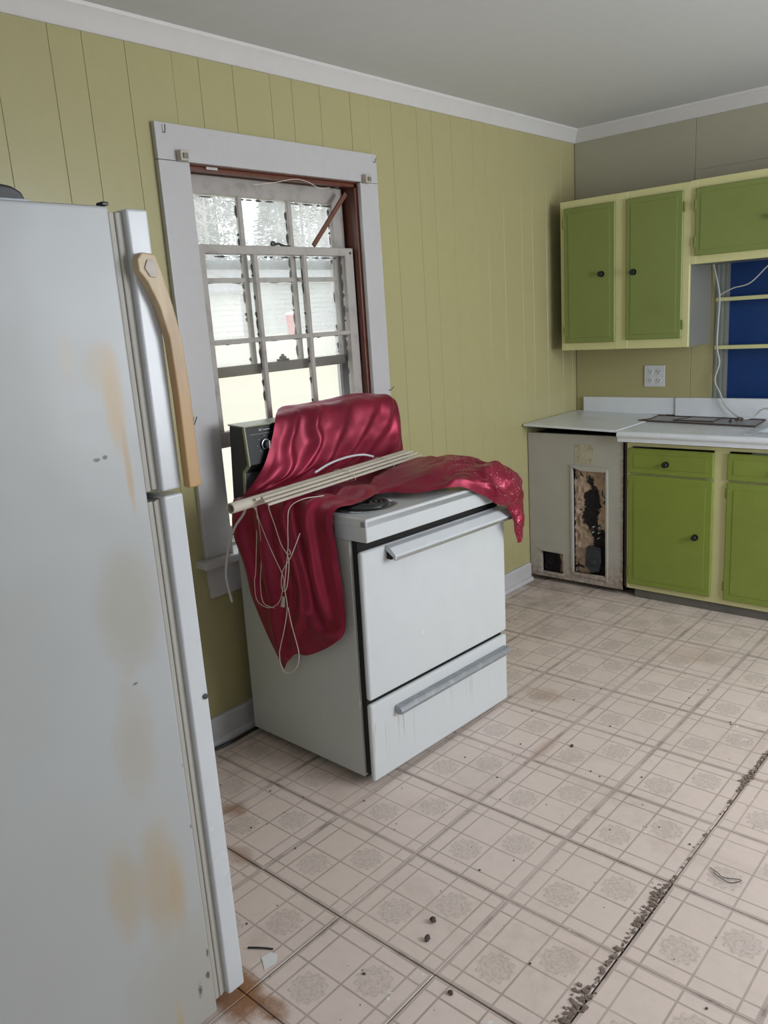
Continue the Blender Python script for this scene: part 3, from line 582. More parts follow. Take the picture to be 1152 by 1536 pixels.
rowsA = [
 [(-.930, .72, 1.05), (-.930, 1.0, 1.04), (-.930, 1.22, 1.03)],
 [(-.922, .745, 1.165), (-.922, .98, 1.168), (-.922, 1.238, 1.160)],
 [(-.865, .690, 1.172), (-.860, .96, 1.176), (-.860, 1.248, 1.170)],
 [(-.812, .632, 1.160), (-.808, .94, 1.162), (-.808, 1.258, 1.152)],
 [(-.800, .598, 1.10), (-.795, .92, 1.09), (-.797, 1.268, 1.09)],
 [(-.795, .550, 1.02), (-.785, .88, 1.01), (-.79, 1.262, 1.01)],
 [(-.815, .503, .955), (-.755, .83, .945), (-.735, 1.20, .94)],
 [(-.835, .474, .920), (-.66, .70, .915), (-.55, .92, .916)],
 [(-.850, .462, .912), (-.62, .56, .914), (-.425, .69, .914)],
 [(-.856, .456, .905), (-.61, .49, .914), (-.395, .57, .913)],
 [(-.860, .450, .880), (-.61, .452, .905), (-.385, .468, .910)],
 [(-.858, .449, .80), (-.60, .446, .80), (-.372, .455, .80)],
 [(-.825, .450, .69), (-.58, .448, .69), (-.362, .456, .69)],
 [(-.805, .450, .59), (-.57, .448, .585), (-.358, .456, .60)],
 [(-.795, .450, .555), (-.68, .449, .54), (-.565, .448, .53), (-.46, .450, .545), (-.360, .456, .575)],
 [(-.745, .450, .455), (-.655, .449, .435), (-.575, .449, .465), (-.46, .451, .505), (-.366, .456, .540)],
 [(-.670, .450, .337), (-.640, .449, .372), (-.612, .449, .402), (-.585, .449, .418), (-.535, .449, .424), (-.453, .452, .465), (-.385, .456, .512)]]
FOLDS = [([(1.0, .15), (.84, .27), (.62, .38), (.46, .47)], .040, .026), ([(.84, .17), (.70, .26), (.52, .36), (.36, .45)], .030, .018),
  ([(.56, .19), (.47, .27), (.40, .34), (.26, .43)], .042, .030), ([(.33, .185), (.29, .23), (.33, .28), (.25, .36)], .026, .024), ([(.17, .19), (.13, .27), (.17, .33), (.12, .42)], .026, .020), ([(.97, .24), (.94, .32), (.86, .40)], .030, .018),
  ([(.10, .45), (.40, .47), (.75, .48), (.98, .50)], .024, .020), ([(.25, .52), (.60, .53), (.95, .56)], .026, .018),
  ([(.12, .57), (.10, .72), (.16, .90)], .050, .022), ([(.36, .56), (.37, .70), (.31, .84), (.22, .97)], .055, .036), ([(.60, .55), (.62, .68), (.60, .82), (.48, .95)], .036, .030), ([(.80, .56), (.80, .70), (.83, .84)], .045, .024),
  ([(.62, .80), (.76, .90), (.92, .93)], .030, .022), ([(.47, .66), (.46, .78), (.40, .88)], .020, .012)]
FOLDS = [(spline(p_, 90), w_, h_) for p_, w_, h_ in FOLDS]
def dispA(u, v, p):
    uu = u+.025*noise.noise(Vector((u*5, v*7, 1))); vv = v+.012*noise.noise(Vector((u*6, v*6, 4))); d_ = 0
    for pl, wd, ht in FOLDS:
        dx = pl[:, 0]-uu; dy = (pl[:, 1]-vv)*2.0; k = int(np.argmin(dx*dx+dy*dy)); dd = math.sqrt(dx[k]**2+dy[k]**2)
        sk = 1.7 if dx[k] > 0 else .85
        t_ = k/89; d_ += ht*math.exp(-(dd/(wd*sk))**2)*min(1, .35+3*t_, .35+3*(1-t_))
    edge = min(1, u/.05+.1, (1-u)/.05+.1)
    d_ += .012*(noise.noise(Vector((p[0]*7, p[1]*7, p[2]*7)))+.5)+.0022*noise.noise(Vector((p[0]*26, p[1]*26, p[2]*20)))
    return max(0, edge*d_)+.004
G, N, D = sheet(rowsA, 90, 190, dispA)
# smooth the amplitude steps along v
for _ in range(2): D[1:-1] = (D[:-2]+2*D[1:-1]+D[2:])/4
sgn = 1.0 if N[60, 45, 0] > 0 else -1.0
add_grid(G+N*D[..., None]*sgn)
rowsB = [
 [(-.46, .700, .908), (-.53, .82, .912), (-.62, 1.0, .915), (-.73, 1.15, .915)],
 [(-.428, .705, .913), (-.49, .85, .930), (-.58, 1.02, .935), (-.70, 1.18, .925)],
 [(-.406, .748, .912), (-.46, .87, .940), (-.55, 1.04, .945), (-.66, 1.19, .930)],
 [(-.330, .785, .910), (-.41, .90, .942), (-.52, 1.06, .948), (-.63, 1.20, .930)],
 [(-.302, .860, .907), (-.37, .96, .940), (-.48, 1.08, .945), (-.60, 1.205, .930)],
 [(-.275, .915, .904), (-.41, 1.04, .942), (-.61, 1.17, .928)],
 [(-.258, .960, .896), (-.35, 1.08, .935), (-.50, 1.20, .922)],
 [(-.246, 1.05, .850), (-.295, 1.12, .918), (-.40, 1.215, .915)],
 [(-.236, 1.10, .818), (-.250, 1.14, .898), (-.335, 1.245, .905)],
 [(-.238, 1.165, .795), (-.230, 1.20, .870), (-.285, 1.262, .868)],
 [(-.240, 1.205, .745), (-.226, 1.235, .790), (-.262, 1.270, .790)],
 [(-.246, 1.230, .690), (-.234, 1.248, .705), (-.252, 1.272, .712)],
 [(-.248, 1.256, .645), (-.244, 1.260, .643), (-.244, 1.266, .645)]]
def rn(p, f, z=0.0):
    return 1-min(1, abs(noise.noise(Vector((p[0]*f, p[1]*f*.75, p[2]*f+z))))*2.2)
def dispB(u, v, p):
    tip = 1-.75*max(0, (v-.72)/.28); edge = min(1, .25+u/.08)
    q = Vector(p)+.035*Vector((noise.noise(Vector(p)*6), noise.noise(Vector(p)*6+Vector((7, 0, 0))), 0))
    q2 = Vector((q[0]*1.5, q[1]*.42, q[2])); k = min(1, max(0, (v-.25)/.35))
    a = .026*rn(q2, 7)**1.3+(.004+.010*k)*rn(q, 12, 4)**2+.006*k*rn(q, 26, 8)**2+.012*(noise.noise(q2*9)+.3)
    return max(0, a*edge*tip)+.003
G, N, D = sheet(rowsB, 60, 120, dispB)
sgn = 1.0 if N[40, 30, 2] > 0 else -1.0
add_grid(G+N*D[..., None]*sgn)
me = bpy.data.meshes.new('satin_curtain'); bmesh.ops.recalc_face_normals(bmc, faces=bmc.faces); bmc.to_mesh(me); bmc.free(); me.materials.append(M['satin']); me.shade_smooth()
curtain = bpy.data.objects.new('satin_curtain', me); COL.objects.link(curtain)
props(curtain, label='dusty crimson satin curtain draped over the stove top, backguard and side', category='curtain')
sb = curtain.modifiers.new('sub', 'SUBSURF'); sb.levels = 1; sb.render_levels = 1

# ------------------------------------------------------------------ bundled blind lying across the curtain
bl = root('window_blind', 'bundled cream vinyl blind with tangled cords lying across the red curtain', 'blind', (-.62, .70, .95))
P0, P1 = Vector((-.575, .228, .958)), Vector((-.672, 1.14, .962))
ax = (P1-P0).normalized(); sd = Vector((ax.y, -ax.x, 0)).normalized()        # sd points toward the room (+x)
tubeb = Bm()
rings = [(.0165, 0), (.0165, 1), (.0125, 1), (.0125, .0)]
def ring(c, r, n=20): return [tubeb.b.verts.new(c+(sd*math.cos(2*math.pi*k/n)+Vector((0, 0, 1))*math.sin(2*math.pi*k/n))*r) for k in range(n)]
L4 = [ring(P0, .0165), ring(P1, .0165), ring(P1, .0125), ring(P0, .0125)]
for i in range(4):
    for k in range(20): tubeb.b.faces.new((L4[i][k], L4[i][(k+1) % 20], L4[(i+1) % 4][(k+1) % 20], L4[(i+1) % 4][k]))
bmesh.ops.recalc_face_normals(tubeb.b, faces=tubeb.b.faces)
tubeb.obj('roller_tube', M['blind'], bl)
def strip(s0, s1, off, zz, wd, th, tilt, name='slat', m='blind', bow=.0):
    bs = Bm(); n = 10; vs = []
    for i in range(n+1):
        c = P0+(P1-P0)*(s0+(s1-s0)*i/n)+sd*off+Vector((0, 0, zz-bow*math.sin(math.pi*i/n)))
        row = []
        for j in range(4):
            a = (j/3-.5); e = sd*math.cos(tilt)+Vector((0, 0, 1))*math.sin(tilt); nn = Vector((0, 0, 1))*math.cos(tilt)-sd*math.sin(tilt)
            row.append((c+e*(a*wd)+nn*(.003*(1-4*a*a)), nn))
        vs.append([bs.b.verts.new(p+nn*th/2) for p, nn in row]+[bs.b.verts.new(p-nn*th/2) for p, nn in reversed(row)])
    for i in range(n):
        for k in range(8): bs.b.faces.new((vs[i][k], vs[i][(k+1) % 8], vs[i+1][(k+1) % 8], vs[i+1][k]))
    bs.b.faces.new(vs[0]); bs.b.faces.new(vs[-1]); bmesh.ops.recalc_face_normals(bs.b, faces=bs.b.faces)
    return bs.obj(name, M[m], bl)
for i in range(6):
    strip(.085+random.uniform(0, .035), 1.0+random.uniform(-.012, .02), .0225+.0092*i, .012-.0035*i+(.0022 if i % 2 else -.0022), .0088, .0030, -.35+random.uniform(-.12, .12))
for s in (.55, .80):                                    # ladder strings round the bundle
    c = P0+(P1-P0)*s; pts = [c+sd*x+Vector((0, 0, z)) for x, z in ((-.018, .0), (-.012, .016), (.01, .021), (.03, .019), (.055, .014), (.078, .000), (.076, -.012), (.05, -.017), (.0, -.019), (-.018, 0))]
    cord('ladder_string', pts, .0011, M['cord'], bl, 30, 5)
cords = {
 'A': [(-.600, .330, .945), (-.665, .395, .899), (-.692, .405, .807), (-.716, .405, .685), (-.723, .403, .66), (-.72, .401, .593), (-.666, .40, .576), (-.607, .40, .604), (-.574, .398, .667), (-.572, .398, .704), (-.62, .398, .789), (-.66, .395, .885), (-.59, .335, .943)],
 'B': [(-.600, .33, .94), (-.66, .392, .895), (-.667, .402, .787), (-.687, .403, .69), (-.694, .402, .646), (-.685, .40, .589), (-.63, .398, .582)],
 'C': [(-.54, .35, .965), (-.607, .398, .923), (-.589, .40, .867), (-.564, .398, .806), (-.536, .396, .774), (-.535, .396, .738), (-.555, .396, .666), (-.573, .396, .651), (-.58, .396, .67), (-.564, .394, .72), (-.517, .394, .777), (-.469, .396, .855)],
 'D': [(-.46, .50, .952), (-.475, .425, .955), (-.512, .402, .929), (-.526, .40, .874), (-.532, .398, .806), (-.539, .396, .778), (-.519, .394, .786), (-.527, .392, .798), (-.534, .392, .77), (-.56, .392, .669), (-.56, .394, .599), (-.59, .396, .512), (-.624, .396, .427), (-.623, .40, .372), (-.6, .405, .358), (-.556, .405, .389), (-.532, .40, .448), (-.549, .396, .54), (-.556, .394, .6)]}
for v in cords.values(): cord('cord', v, .0014, M['cord'], bl, 90, 6)
Bm().tube([(-.575, .396, .632), (-.579, .396, .615), (-.583, .396, .598)], .004, 10, True, .0075).obj('tassel', M['ivory'], bl)
cord('tilt_wand', [(-.67, .665, .978), (-.69, .76, .992), (-.70, .86, .997), (-.70, .94, .992), (-.69, .985, .978)], .004, M['clear'], bl, 30, 8)
cord('loose_rod', [(-.665, .36, .935), (-.707, .375, .894), (-.773, .385, .839), (-.83, .395, .765), (-.866, .40, .686), (-.873, .40, .634), (-.856, .40, .559)], .0042, M['clear'], bl, 40, 8)

# ------------------------------------------------------------------ dishwasher under the left counter
CF = 2.55
dwr = root('dishwasher', 'stripped white dishwasher with torn open front beside green cabinet', 'dishwasher', (-.72, 2.8, 0))
Bm().box(-.985, -.455, CF+.075, 3.07, .045, .818).obj('tub', M['gap_black'], dwr)
Bm().box(-.97, -.46, CF+.07, CF+.09, .0, .05).obj('kick_plate', M['gap_black'], dwr)
x0, x1, z0, z1 = -.995, -.444, .028, .826
V0, V1, V2, V3 = -.735, -.535, .075, .655      # long slot
Q0, Q1, Q2, Q3 = -.928, -.792, .052, .178      # square hole
dp = Bm()
for a0, a1, c0, c1 in ((x0, x1, V3, z1), (x0, V0, Q3, V3), (V1, x1, V2, V3), (x0, Q0, z0, Q3), (Q1, V0, z0, Q3), (Q0, Q1, z0, Q2), (V0, x1, z0, V2)):
    dp.box(a0, a1, CF, CF+.022, c0, c1)
dp.box(x1-.004, x1, CF, CF+.03, z0, z1)
bmesh.ops.remove_doubles(dp.b, verts=dp.b.verts, dist=.0002)
door = dp.obj('door_panel', M['dishpanel'], dwr)
rim = Bm()
rim.box(V0-.006, V0+.008, CF-.006, CF+.004, V2, V3+.01, .002, 1).box(V1-.008, V1+.006, CF-.006, CF+.004, V2-.02, V3, .002, 1)
rim.prism([(V0-.01, V3+.012), (V1+.006, V3+.008), (V1-.01, V3-.014), (V0+.07, V3-.016), (V0+.02, V3-.004)], 'y', CF-.009, CF+.002).prism([(V0+.03, V2+.004), (V1-.02, V2+.010), (V1+.006, V2-.014), (V0-.004, V2-.006)], 'y', CF-.007, CF+.002)
rim.obj('torn_slot_rim', M['dishpanel'], door)
for pr in ([(Q0-.018, Q3+.012), (Q1, Q3+.004), (Q1, Q3-.006), (Q0+.01, Q3-.004)], [(Q0-.018, Q2-.004), (Q0+.01, Q2+.006), (Q1, Q2+.006), (Q1, Q2-.008)]): Bm().prism(pr, 'y', CF-.006, CF+.002).obj('torn_hole_rim', M['dishpanel'], door)
ins = bmesh.new()
def lump(xa, xb, za, zb, nx, nz, depth):
    V = [[ins.verts.new((xa+(xb-xa)*i/nx, CF+depth+.014*noise.noise(Vector((i*.45, j*.45, depth*90)))+.006*noise.noise(Vector((i*1.3, j*1.3, 7))), za+(zb-za)*j/nz)) for i in range(nx+1)] for j in range(nz+1)]
    for j in range(nz):
        for i in range(nx): ins.faces.new((V[j][i], V[j][i+1], V[j+1][i+1], V[j+1][i]))
lump(V0, V1, V2, V3, 18, 50, .034); lump(Q0, Q1, Q2, Q3, 12, 12, .040)
r_ = bmesh.ops.extrude_face_region(ins, geom=ins.faces[:])
for v in r_['geom']:
    if isinstance(v, bmesh.types.BMVert): v.co.y += .004
ib = Bm(); ib.b.free(); ib.b = ins; bmesh.ops.recalc_face_normals(ins, faces=ins.faces)
ib.obj('insulation', M['insul'], door)
mc = Bm().prism([(-.665, .125), (-.66, .20), (-.65, .235), (-.575, .235), (-.57, .16), (-.585, .10), (-.63, .09)], 'y', CF+.004, CF+.026, .004).box(-.655, -.58, CF-.001, CF+.01, .205, .222, .002)
mc.lathe([(.022, 0), (.022, -.006), (.012, -.010), (0, -.010)], (-.615, CF+.004, .150), 'y', 16)
lt = mc.obj('latch', M['mech'], door)
for x in (-.628, -.594):
    for z in (.28, .31, .34): Bm().lathe([(.0045, .020), (.0045, .0), (.0025, -.002), (0, -.0025)], (x+(z-.28)*.12, CF+.014, z), 'y', 8).obj('screw_head', M['screw'], door)
Bm().box(-.4435, -.4275, CF+.006, CF+.03, .05, .810).obj('side_edge', M['rustedge'], dwr)
Bm().box(-.716, -.610, CF-.0015, CF+.001, .677, .776, .0005, 1).obj('paper_label', M['label'], door)

# ------------------------------------------------------------------ base cabinet
bc_ = root('base_cabinet', 'lime green base cabinet with pale yellow frame under the sink counter', 'cabinet', (.2, 2.8, 0))
BX0, BX1 = -.427, 1.15
Bm().box(BX0, BX0+.018, CF+.02, 3.085, .085, .800).box(BX1-.018, BX1, CF+.02, 3.085, .085, .800).box(BX0+.018, BX1-.018, CF+.02, 3.085, .085, .10).box(BX0+.018, BX1-.018, 3.07, 3.085, .10, .800).obj('carcass', M['cab_inner'], bc_)
Bm().box(BX0+.04, BX1, CF+.012, CF+.03, .0, .046).box(BX0+.04, BX1, CF+.05, CF+.06, .03, .086).obj('toe_kick', M['toe'], bc_)
ff = Bm().box(BX0, BX0+.020, CF, CF+.02, .046, .800, .001, 1).box(BX0+.02, BX1, CF, CF+.02, .784, .800, .001, 1).box(BX0+.02, BX1, CF, CF+.02, .046, .080, .001, 1)
for sx in (.0, .53): ff.box(sx-.002, sx+.062, CF, CF+.02, .08, .784, .001, 1)
ff.box(BX0+.02, BX1, CF+.002, CF+.02, .640, .655)
ff.obj('face_frame', M['cream'], bc_)
def raised(bm_, x0, x1, yf, z0, z1, inset=.032, th=.018):
    """slab door with a routed rectangle line and softened edges"""
    bm_.box(x0, x1, yf-th, yf, z0, z1, .006, 3)
    g_ = .003
    a0, a1, c0, c1 = x0+inset, x1-inset, z0+inset, z1-inset
    bm_.box(a0, a1, yf-th-.0025, yf-th+.001, c0, c1, .0018, 2)
    return bm_
def knob(x, yf, z, parent, m='blackiron'):
    Bm().lathe([(.006, 0), (.005, -.010), (.012, -.014), (.0145, -.020), (.011, -.026), (0, -.028)], (x, yf, z), 'y', 18).lathe([(.0155, 0), (.0155, -.002), (0, -.002)], (x, yf, z), 'y', 18).obj('knob', M[m], parent)
def hinge(x, yf, z, parent, m):
    Bm().box(x-.005, x+.005, yf-.014, yf, z-.022, z+.022, .002, 1).cyl((x+.004, yf-.012, z-.022), (x+.004, yf-.012, z+.022), .004, 8).obj('hinge', m, parent)
for dx0, dx1, hs in ((BX0+.012, .001, -1), (.062, .53, -1), (.592, 1.06, 1)):
    d_ = raised(Bm(), dx0, dx1, CF-.0005, .652, .777, .028).obj('drawer', M['green'], bc_); knob((dx0+dx1)/2-.015, CF-.020, .706, d_)
    d_ = raised(Bm(), dx0, dx1, CF-.0005, .075, .643).obj('door', M['green'], bc_); knob(dx1-.075 if hs < 0 else dx0+.075, CF-.020, .364, d_)
    hx_ = dx0-.003 if hs < 0 else dx1+.003
    hinge(hx_, CF-.0005, .59, d_, M['green']); hinge(hx_, CF-.0005, .14, d_, M['green'])

# ------------------------------------------------------------------ countertops, sink
c1_ = root('countertop', 'thin white countertop sheet above the stripped dishwasher', 'countertop', (-.72, 2.8, .85))
mtx = Matrix.Translation((-.72, 2.8, .868)) @ Matrix.Rotation(math.radians(1.4), 4, 'Y')
Bm().box(-.268, .262, -.305, .290, -.006, .006, .002, 2, mtx).obj('slab', M['counter'], c1_)
Bm().box(-.945, -.405, 3.078, 3.0985, .870, .960, .003).obj('backsplash', M['counter'], c1_)
c2_ = root('countertop', 'thick white speckled countertop over green base cabinet with sink', 'countertop', (.2, 2.8, .82))
slab = Bm()
SX0, SX1, SY0, SY1 = .15, .70, 2.58, 2.97
for a0, a1, d0, d1 in ((-.452, SX0, 2.495, 3.090), (SX1, 1.2, 2.495, 3.090), (SX0, SX1, 2.495, SY0), (SX0, SX1, SY1, 3.090)): slab.box(a0, a1, d0, d1, .812, .864)
bmesh.ops.remove_doubles(slab.b, verts=slab.b.verts, dist=.0002)
es = [e for e in slab.b.edges if all(abs(v.co.y-2.495) < 1e-4 for v in e.verts) and abs(e.verts[0].co.z-e.verts[1].co.z) < 1e-4]
slab.obj('slab', M['counter'], c2_)
Bm().cyl((-.452, 2.497, .848), (1.2, 2.497, .848), .016, 20).obj('rolled_nosing', M['counter'], c2_)
Bm().box(-.402, 1.2, 3.070, 3.0985, .864, .962, .003).obj('backsplash', M['counter'], c2_)
sk_ = root('sink', 'grey enamel sink basin set in the countertop at right edge', 'sink', (.43, 2.75, .72))
sb_ = Bm()
for a0, a1, d0, d1 in ((.125, SX0+.02, 2.50+.03, 3.01), (SX1-.02, .74, 2.53, 3.01), (SX0+.02, SX1-.02, 2.53, SY0+.02), (SX0+.02, SX1-.02, SY1-.02, 3.01)): sb_.box(a0, a1, d0, d1, .8645, .870, .002, 1)
sb_.obj('rim', M['sink'], sk_)
sb_ = Bm()
for a0, a1, d0, d1, e0, e1 in ((SX0+.003, SX0+.02, SY0+.003, SY1-.003, .70, .8645), (SX1-.02, SX1-.003, SY0+.003, SY1-.003, .70, .8645), (SX0+.02, SX1-.02, SY0+.003, SY0+.02, .70, .8645), (SX0+.02, SX1-.02, SY1-.02, SY1-.003, .70, .8645), (SX0+.003, SX1-.003, SY0+.003, SY1-.003, .69, .70)): sb_.box(a0, a1, d0, d1, e0, e1)
sb_.obj('basin', M['sink'], sk_)
# flat metal screen lying by the sink
ty = root('metal_screen', 'flat dusty metal screen with dark edges lying on the counter', 'screen', (-.2, 2.9, .866))
pr = [(-.50, 2.835), (-.46, 2.90), (-.478, 3.035), (.085, 2.985), (.105, 2.765)]
Bm().prism(pr, 'z', .8655, .8685).obj('sheet', M['tray'], ty)
Bm().tube([(x, y, .870) for x, y in pr]+[(-.50, 2.835, .870)], .0035, 6).obj('edge', M['rustedge'], ty)
pr2 = [(-.325, 2.865), (-.275, 3.005), (-.135, 2.995), (-.12, 2.855)]
Bm().prism(pr2, 'z', .8688, .8715).obj('inner_plate', M['tray'], ty)
Bm().tube([(x, y, .8725) for x, y in pr2]+[(-.325, 2.865, .8725)], .0028, 6).obj('inner_edge', M['rustedge'], ty)

# ------------------------------------------------------------------ upper cabinets
UF = 2.795
def upper_cab(name, label, x0, x1, z0, z1, doors, side_mat):
    r = root(name, label, 'cabinet', ((x0+x1)/2, 2.95, z0), group='green wall cabinets')
    Bm().box(x0, x1, UF+.018, 3.094, z0, z1).obj('carcass', side_mat, r)
    f = Bm(); xs = [x0]+[e for d in doors for e in (d[0], d[1])]+[x1]
    for a, c in zip(xs[::2], xs[1::2]): f.box(a, c+.0, UF, UF+.018, z0, z1, .001, 1)
    zt, zb = max(d[3] for d in doors), min(d[2] for d in doors)
    for d in doors: f.box(d[0], d[1], UF+.0005, UF+.018, d[3], z1).box(d[0], d[1], UF+.0005, UF+.018, z0, d[2])
    f.obj('face_frame', M['cream'], r)
    for a, c, d0, d1, ks, hs in doors:
        dd = raised(Bm(), a-.004, c+.004, UF-.0005, d0-.004, d1+.004, .026, .014).obj('door', M['green_up'], r)
        if ks is not None: knob(ks[0], UF-.0165, ks[1], dd)
        hx_ = a-.007 if hs < 0 else c+.007
        hinge(hx_, UF-.0005, d1-.07, dd, M['green_up']); hinge(hx_, UF-.0005, d0+.06, dd, M['green_up'])
    return r
upper_cab('wall_cabinet', 'taller two door green wall cabinet near the corner', -.920, -.233, 1.242, 2.0, [(-.890, -.612, 1.284, 1.960, (-.678, 1.622), -1), (-.546, -.268, 1.290, 1.962, (-.506, 1.617), 1)], M['cab_inner'])
upper_cab('wall_cabinet', 'short green wall cabinet above the blue boarded window', -.2325, .98, 1.628, 2.003, [(-.203, .36, 1.668, 1.963, (.145, 1.80), -1), (.41, .95, 1.668, 1.963, (.46, 1.80), 1)], M['cab_inner'])

# ------------------------------------------------------------------ outlet and cords
ol = root('wall_outlet', 'white double outlet plate under the green wall cabinet', 'outlet', (-.528, 3.10, 1.07))
Bm().box(-.585, -.471, 3.0935, 3.0995, 1.018, 1.132, .002).obj('plate', M['outlet'], ol)
for x in (-.552, -.504):
    for z in (1.052, 1.098):
        rc = Bm().lathe([(.016, .002), (.016, -.0025), (.0, -.0025)], (x, 3.0935, z), 'y', 16).obj('receptacle', M['outlet'], ol)
        Bm().box(x-.008, x-.0055, 3.0905, 3.0915, z-.002, z+.008).box(x+.0055, x+.008, 3.0905, 3.0915, z-.002, z+.008).lathe([(.0028, .0005), (.0028, -.0005), (0, -.0005)], (x, 3.091, z-.008), 'y', 8).obj('slots', M['gap_black'], rc)
cord('power_cord', [(-.222, 3.075, 1.63), (-.190, 3.080, 1.487), (-.192, 3.082, 1.357), (-.194, 3.080, 1.225), (-.178, 3.075, 1.141), (-.196, 3.07, 1.057), (-.162, 3.055, .989), (-.130, 3.045, .93), (-.065, 3.03, .877), (-.03, 3.0, .875)], .0045, M['cable'], n=60, seg=8,
     label='grey white cord hanging down beside the blue boarded window', category='cord')
cord('wire', [(-.200, 3.088, 1.472), (-.175, 3.085, 1.486), (-.123, 3.083, 1.508), (-.045, 3.084, 1.527), (.035, 3.085, 1.601), (.08, 3.085, 1.62)], .0035, M['cable'], n=40, seg=6,
     label='thin grey wire slanting up across the blue board', category='wire')
cord('looped_cord', [(-.03, 2.96, .8745), (.0, 2.975, .875), (.028, 3.0, .885), (.058, 3.0, .916), (.089, 3.0, .923), (.14, 2.99, .905), (.18, 2.98, .878)], .0045, M['cable'], n=40, seg=8,
     label='short loop of grey cord arching behind the sink', category='cord')
sd_ = Bm()
for k in range(9): x, y = -.045+random.uniform(-.02, .05), 2.95+random.uniform(-.10, .03); sd_.lathe([(.002, 0), (random.uniform(.004, .009), .004), (.003, .011), (0, .012)], (x, y, .8695), 'z', 6)
sd_.obj('rust_crumbs', M['rustedge'], kind='stuff', label='heap of rusty crumbs on the metal screen by the cord', category='crumbs')

# cable along the wall behind the stove
cord('floor_cable', [(-.950, -.25, .006), (-.948, .1, .006), (-.945, .314, .006), (-.94, .39, .006), (-.945, .476, .006), (-.945, .6, .006)], .006, M['black'], n=30, seg=8, label='dark cable lying on the floor along the baseboard behind the stove', category='cable')

# ------------------------------------------------------------------ debris on the floor
def pebble(name, x, y, r, label, cat, m='crumb', group=None, sq=.6):
    b_ = bmesh.new(); bmesh.ops.create_icosphere(b_, subdivisions=2, radius=r)
    for v in b_.verts: v.co *= 1+.8*noise.noise(v.co*130+Vector((x*9, y*9, 0))); v.co.z *= sq
    mz = min(v.co.z for v in b_.verts)
    for v in b_.verts: v.co.z -= mz
    q_ = Bm(); q_.b.free(); q_.b = b_; o = q_.obj(name, M[m], label=label, category=cat, group=group); o.location = (x, y, 0); return o
pebble('dirt_clod', .201, .127, .0085, 'dark dirt clod on the floor tile, farther of a close pair', 'dirt')
pebble('dirt_clod', .226, .071, .0085, 'dark dirt clod on the floor tile, nearer of a close pair', 'dirt')
pebble('dirt_clod', .366, -.021, .006, 'small black clod alone on tile nearest the photo bottom', 'dirt')
pebble('dirt_clod', .175, -.10, .004, 'tiny dark clod between the black twig and the floor crack', 'dirt')
pebble('dirt_clod', .072, 1.065, .006, 'dark clod on the floor to the right of the stove', 'dirt')
Bm().tube(spline([(-.105, -.216, .003), (-.08, -.199, .004), (-.052, -.181, .003)], 8), .0022, 6).obj('twig', M['black'], label='short straight black twig on the tile by the refrigerator', category='twig')
cord('twig', [(.665, .724, .002), (.69, .712, .004), (.706, .706, .002), (.747, .72, .004), (.727, .696, .002), (.695, .700, .004), (.678, .714, .002)], .0011, M['nail'], n=24, seg=5, label='thin curled wiry twig on the pale tile at right', category='twig')
pp = bmesh.new(); vs = [pp.verts.new((x, y, z)) for x, y, z in ((-.055, -.215, .001), (-.02, -.235, .001), (-.012, -.205, .003), (-.03, -.185, .001), (-.05, -.19, .0015))]; pp.faces.new(vs)
r_ = bmesh.ops.extrude_face_region(pp, geom=pp.faces[:]); [setattr(v.co, 'z', v.co.z+.0006) for v in r_['geom'] if isinstance(v, bmesh.types.BMVert)]
q_ = Bm(); q_.b.free(); q_.b = pp; bmesh.ops.recalc_face_normals(pp, faces=pp.faces); q_.obj('paper_scrap', M['paper'], label='small white paper scrap on tile beside the black twig', category='scrap')
cr = Bm()
for k in range(230):
    x, y = random.uniform(-.75, 1.15), random.uniform(-.6, 2.4)
    if x < .02 and y < -.28 or (-.93 < x < -.25 and .42 < y < 1.28): continue
    r = random.choice((.0014, .0018, .0024, .0036)); a = random.uniform(0, 3); dx, dy = math.cos(a)*r*random.uniform(.8, 2), math.sin(a)*r
    cr.lathe([(r*.6, 0), (r, r*.5), (0, r*.9)], (x, y, 0), 'z', 5)
cr.obj('floor_crumbs', M['crumb'], kind='stuff', smooth=False, label='tiny dark crumbs scattered over the floor tiles', category='crumbs')
# grit broken out of the long open seam
gr = Bm()
def grit(ya, yb, n, wd, xo=.603):
    for k in range(n):
        y = random.uniform(ya, yb); x = xo+random.gauss(0, wd); r = random.choice((.0012, .0015, .002, .0025, .004)); a = random.uniform(0, 6.28)
        m_ = Matrix.Translation((x, y, r*.3)) @ Matrix.Rotation(a, 4, 'Z') @ Matrix.Rotation(random.uniform(-.3, .3), 4, 'X')
        gr.box(-r, r, -r*random.uniform(.8, 2.4), r*1.3, -r*.3, r*.45, 0, 1, m_)
grit(.03, .60, 150, .0045); grit(.05, .18, 70, .010, .598); grit(.42, .60, 70, .008, .598); grit(.6, 1.1, 25, .002, .609); grit(1.1, 1.4, 70, .004, .608); grit(1.17, 1.22, 20, .008, .603)
gr.obj('seam_grit', M['grit'], kind='stuff', smooth=False, label='brown grit and splinters along the open floor seam', category='grit')

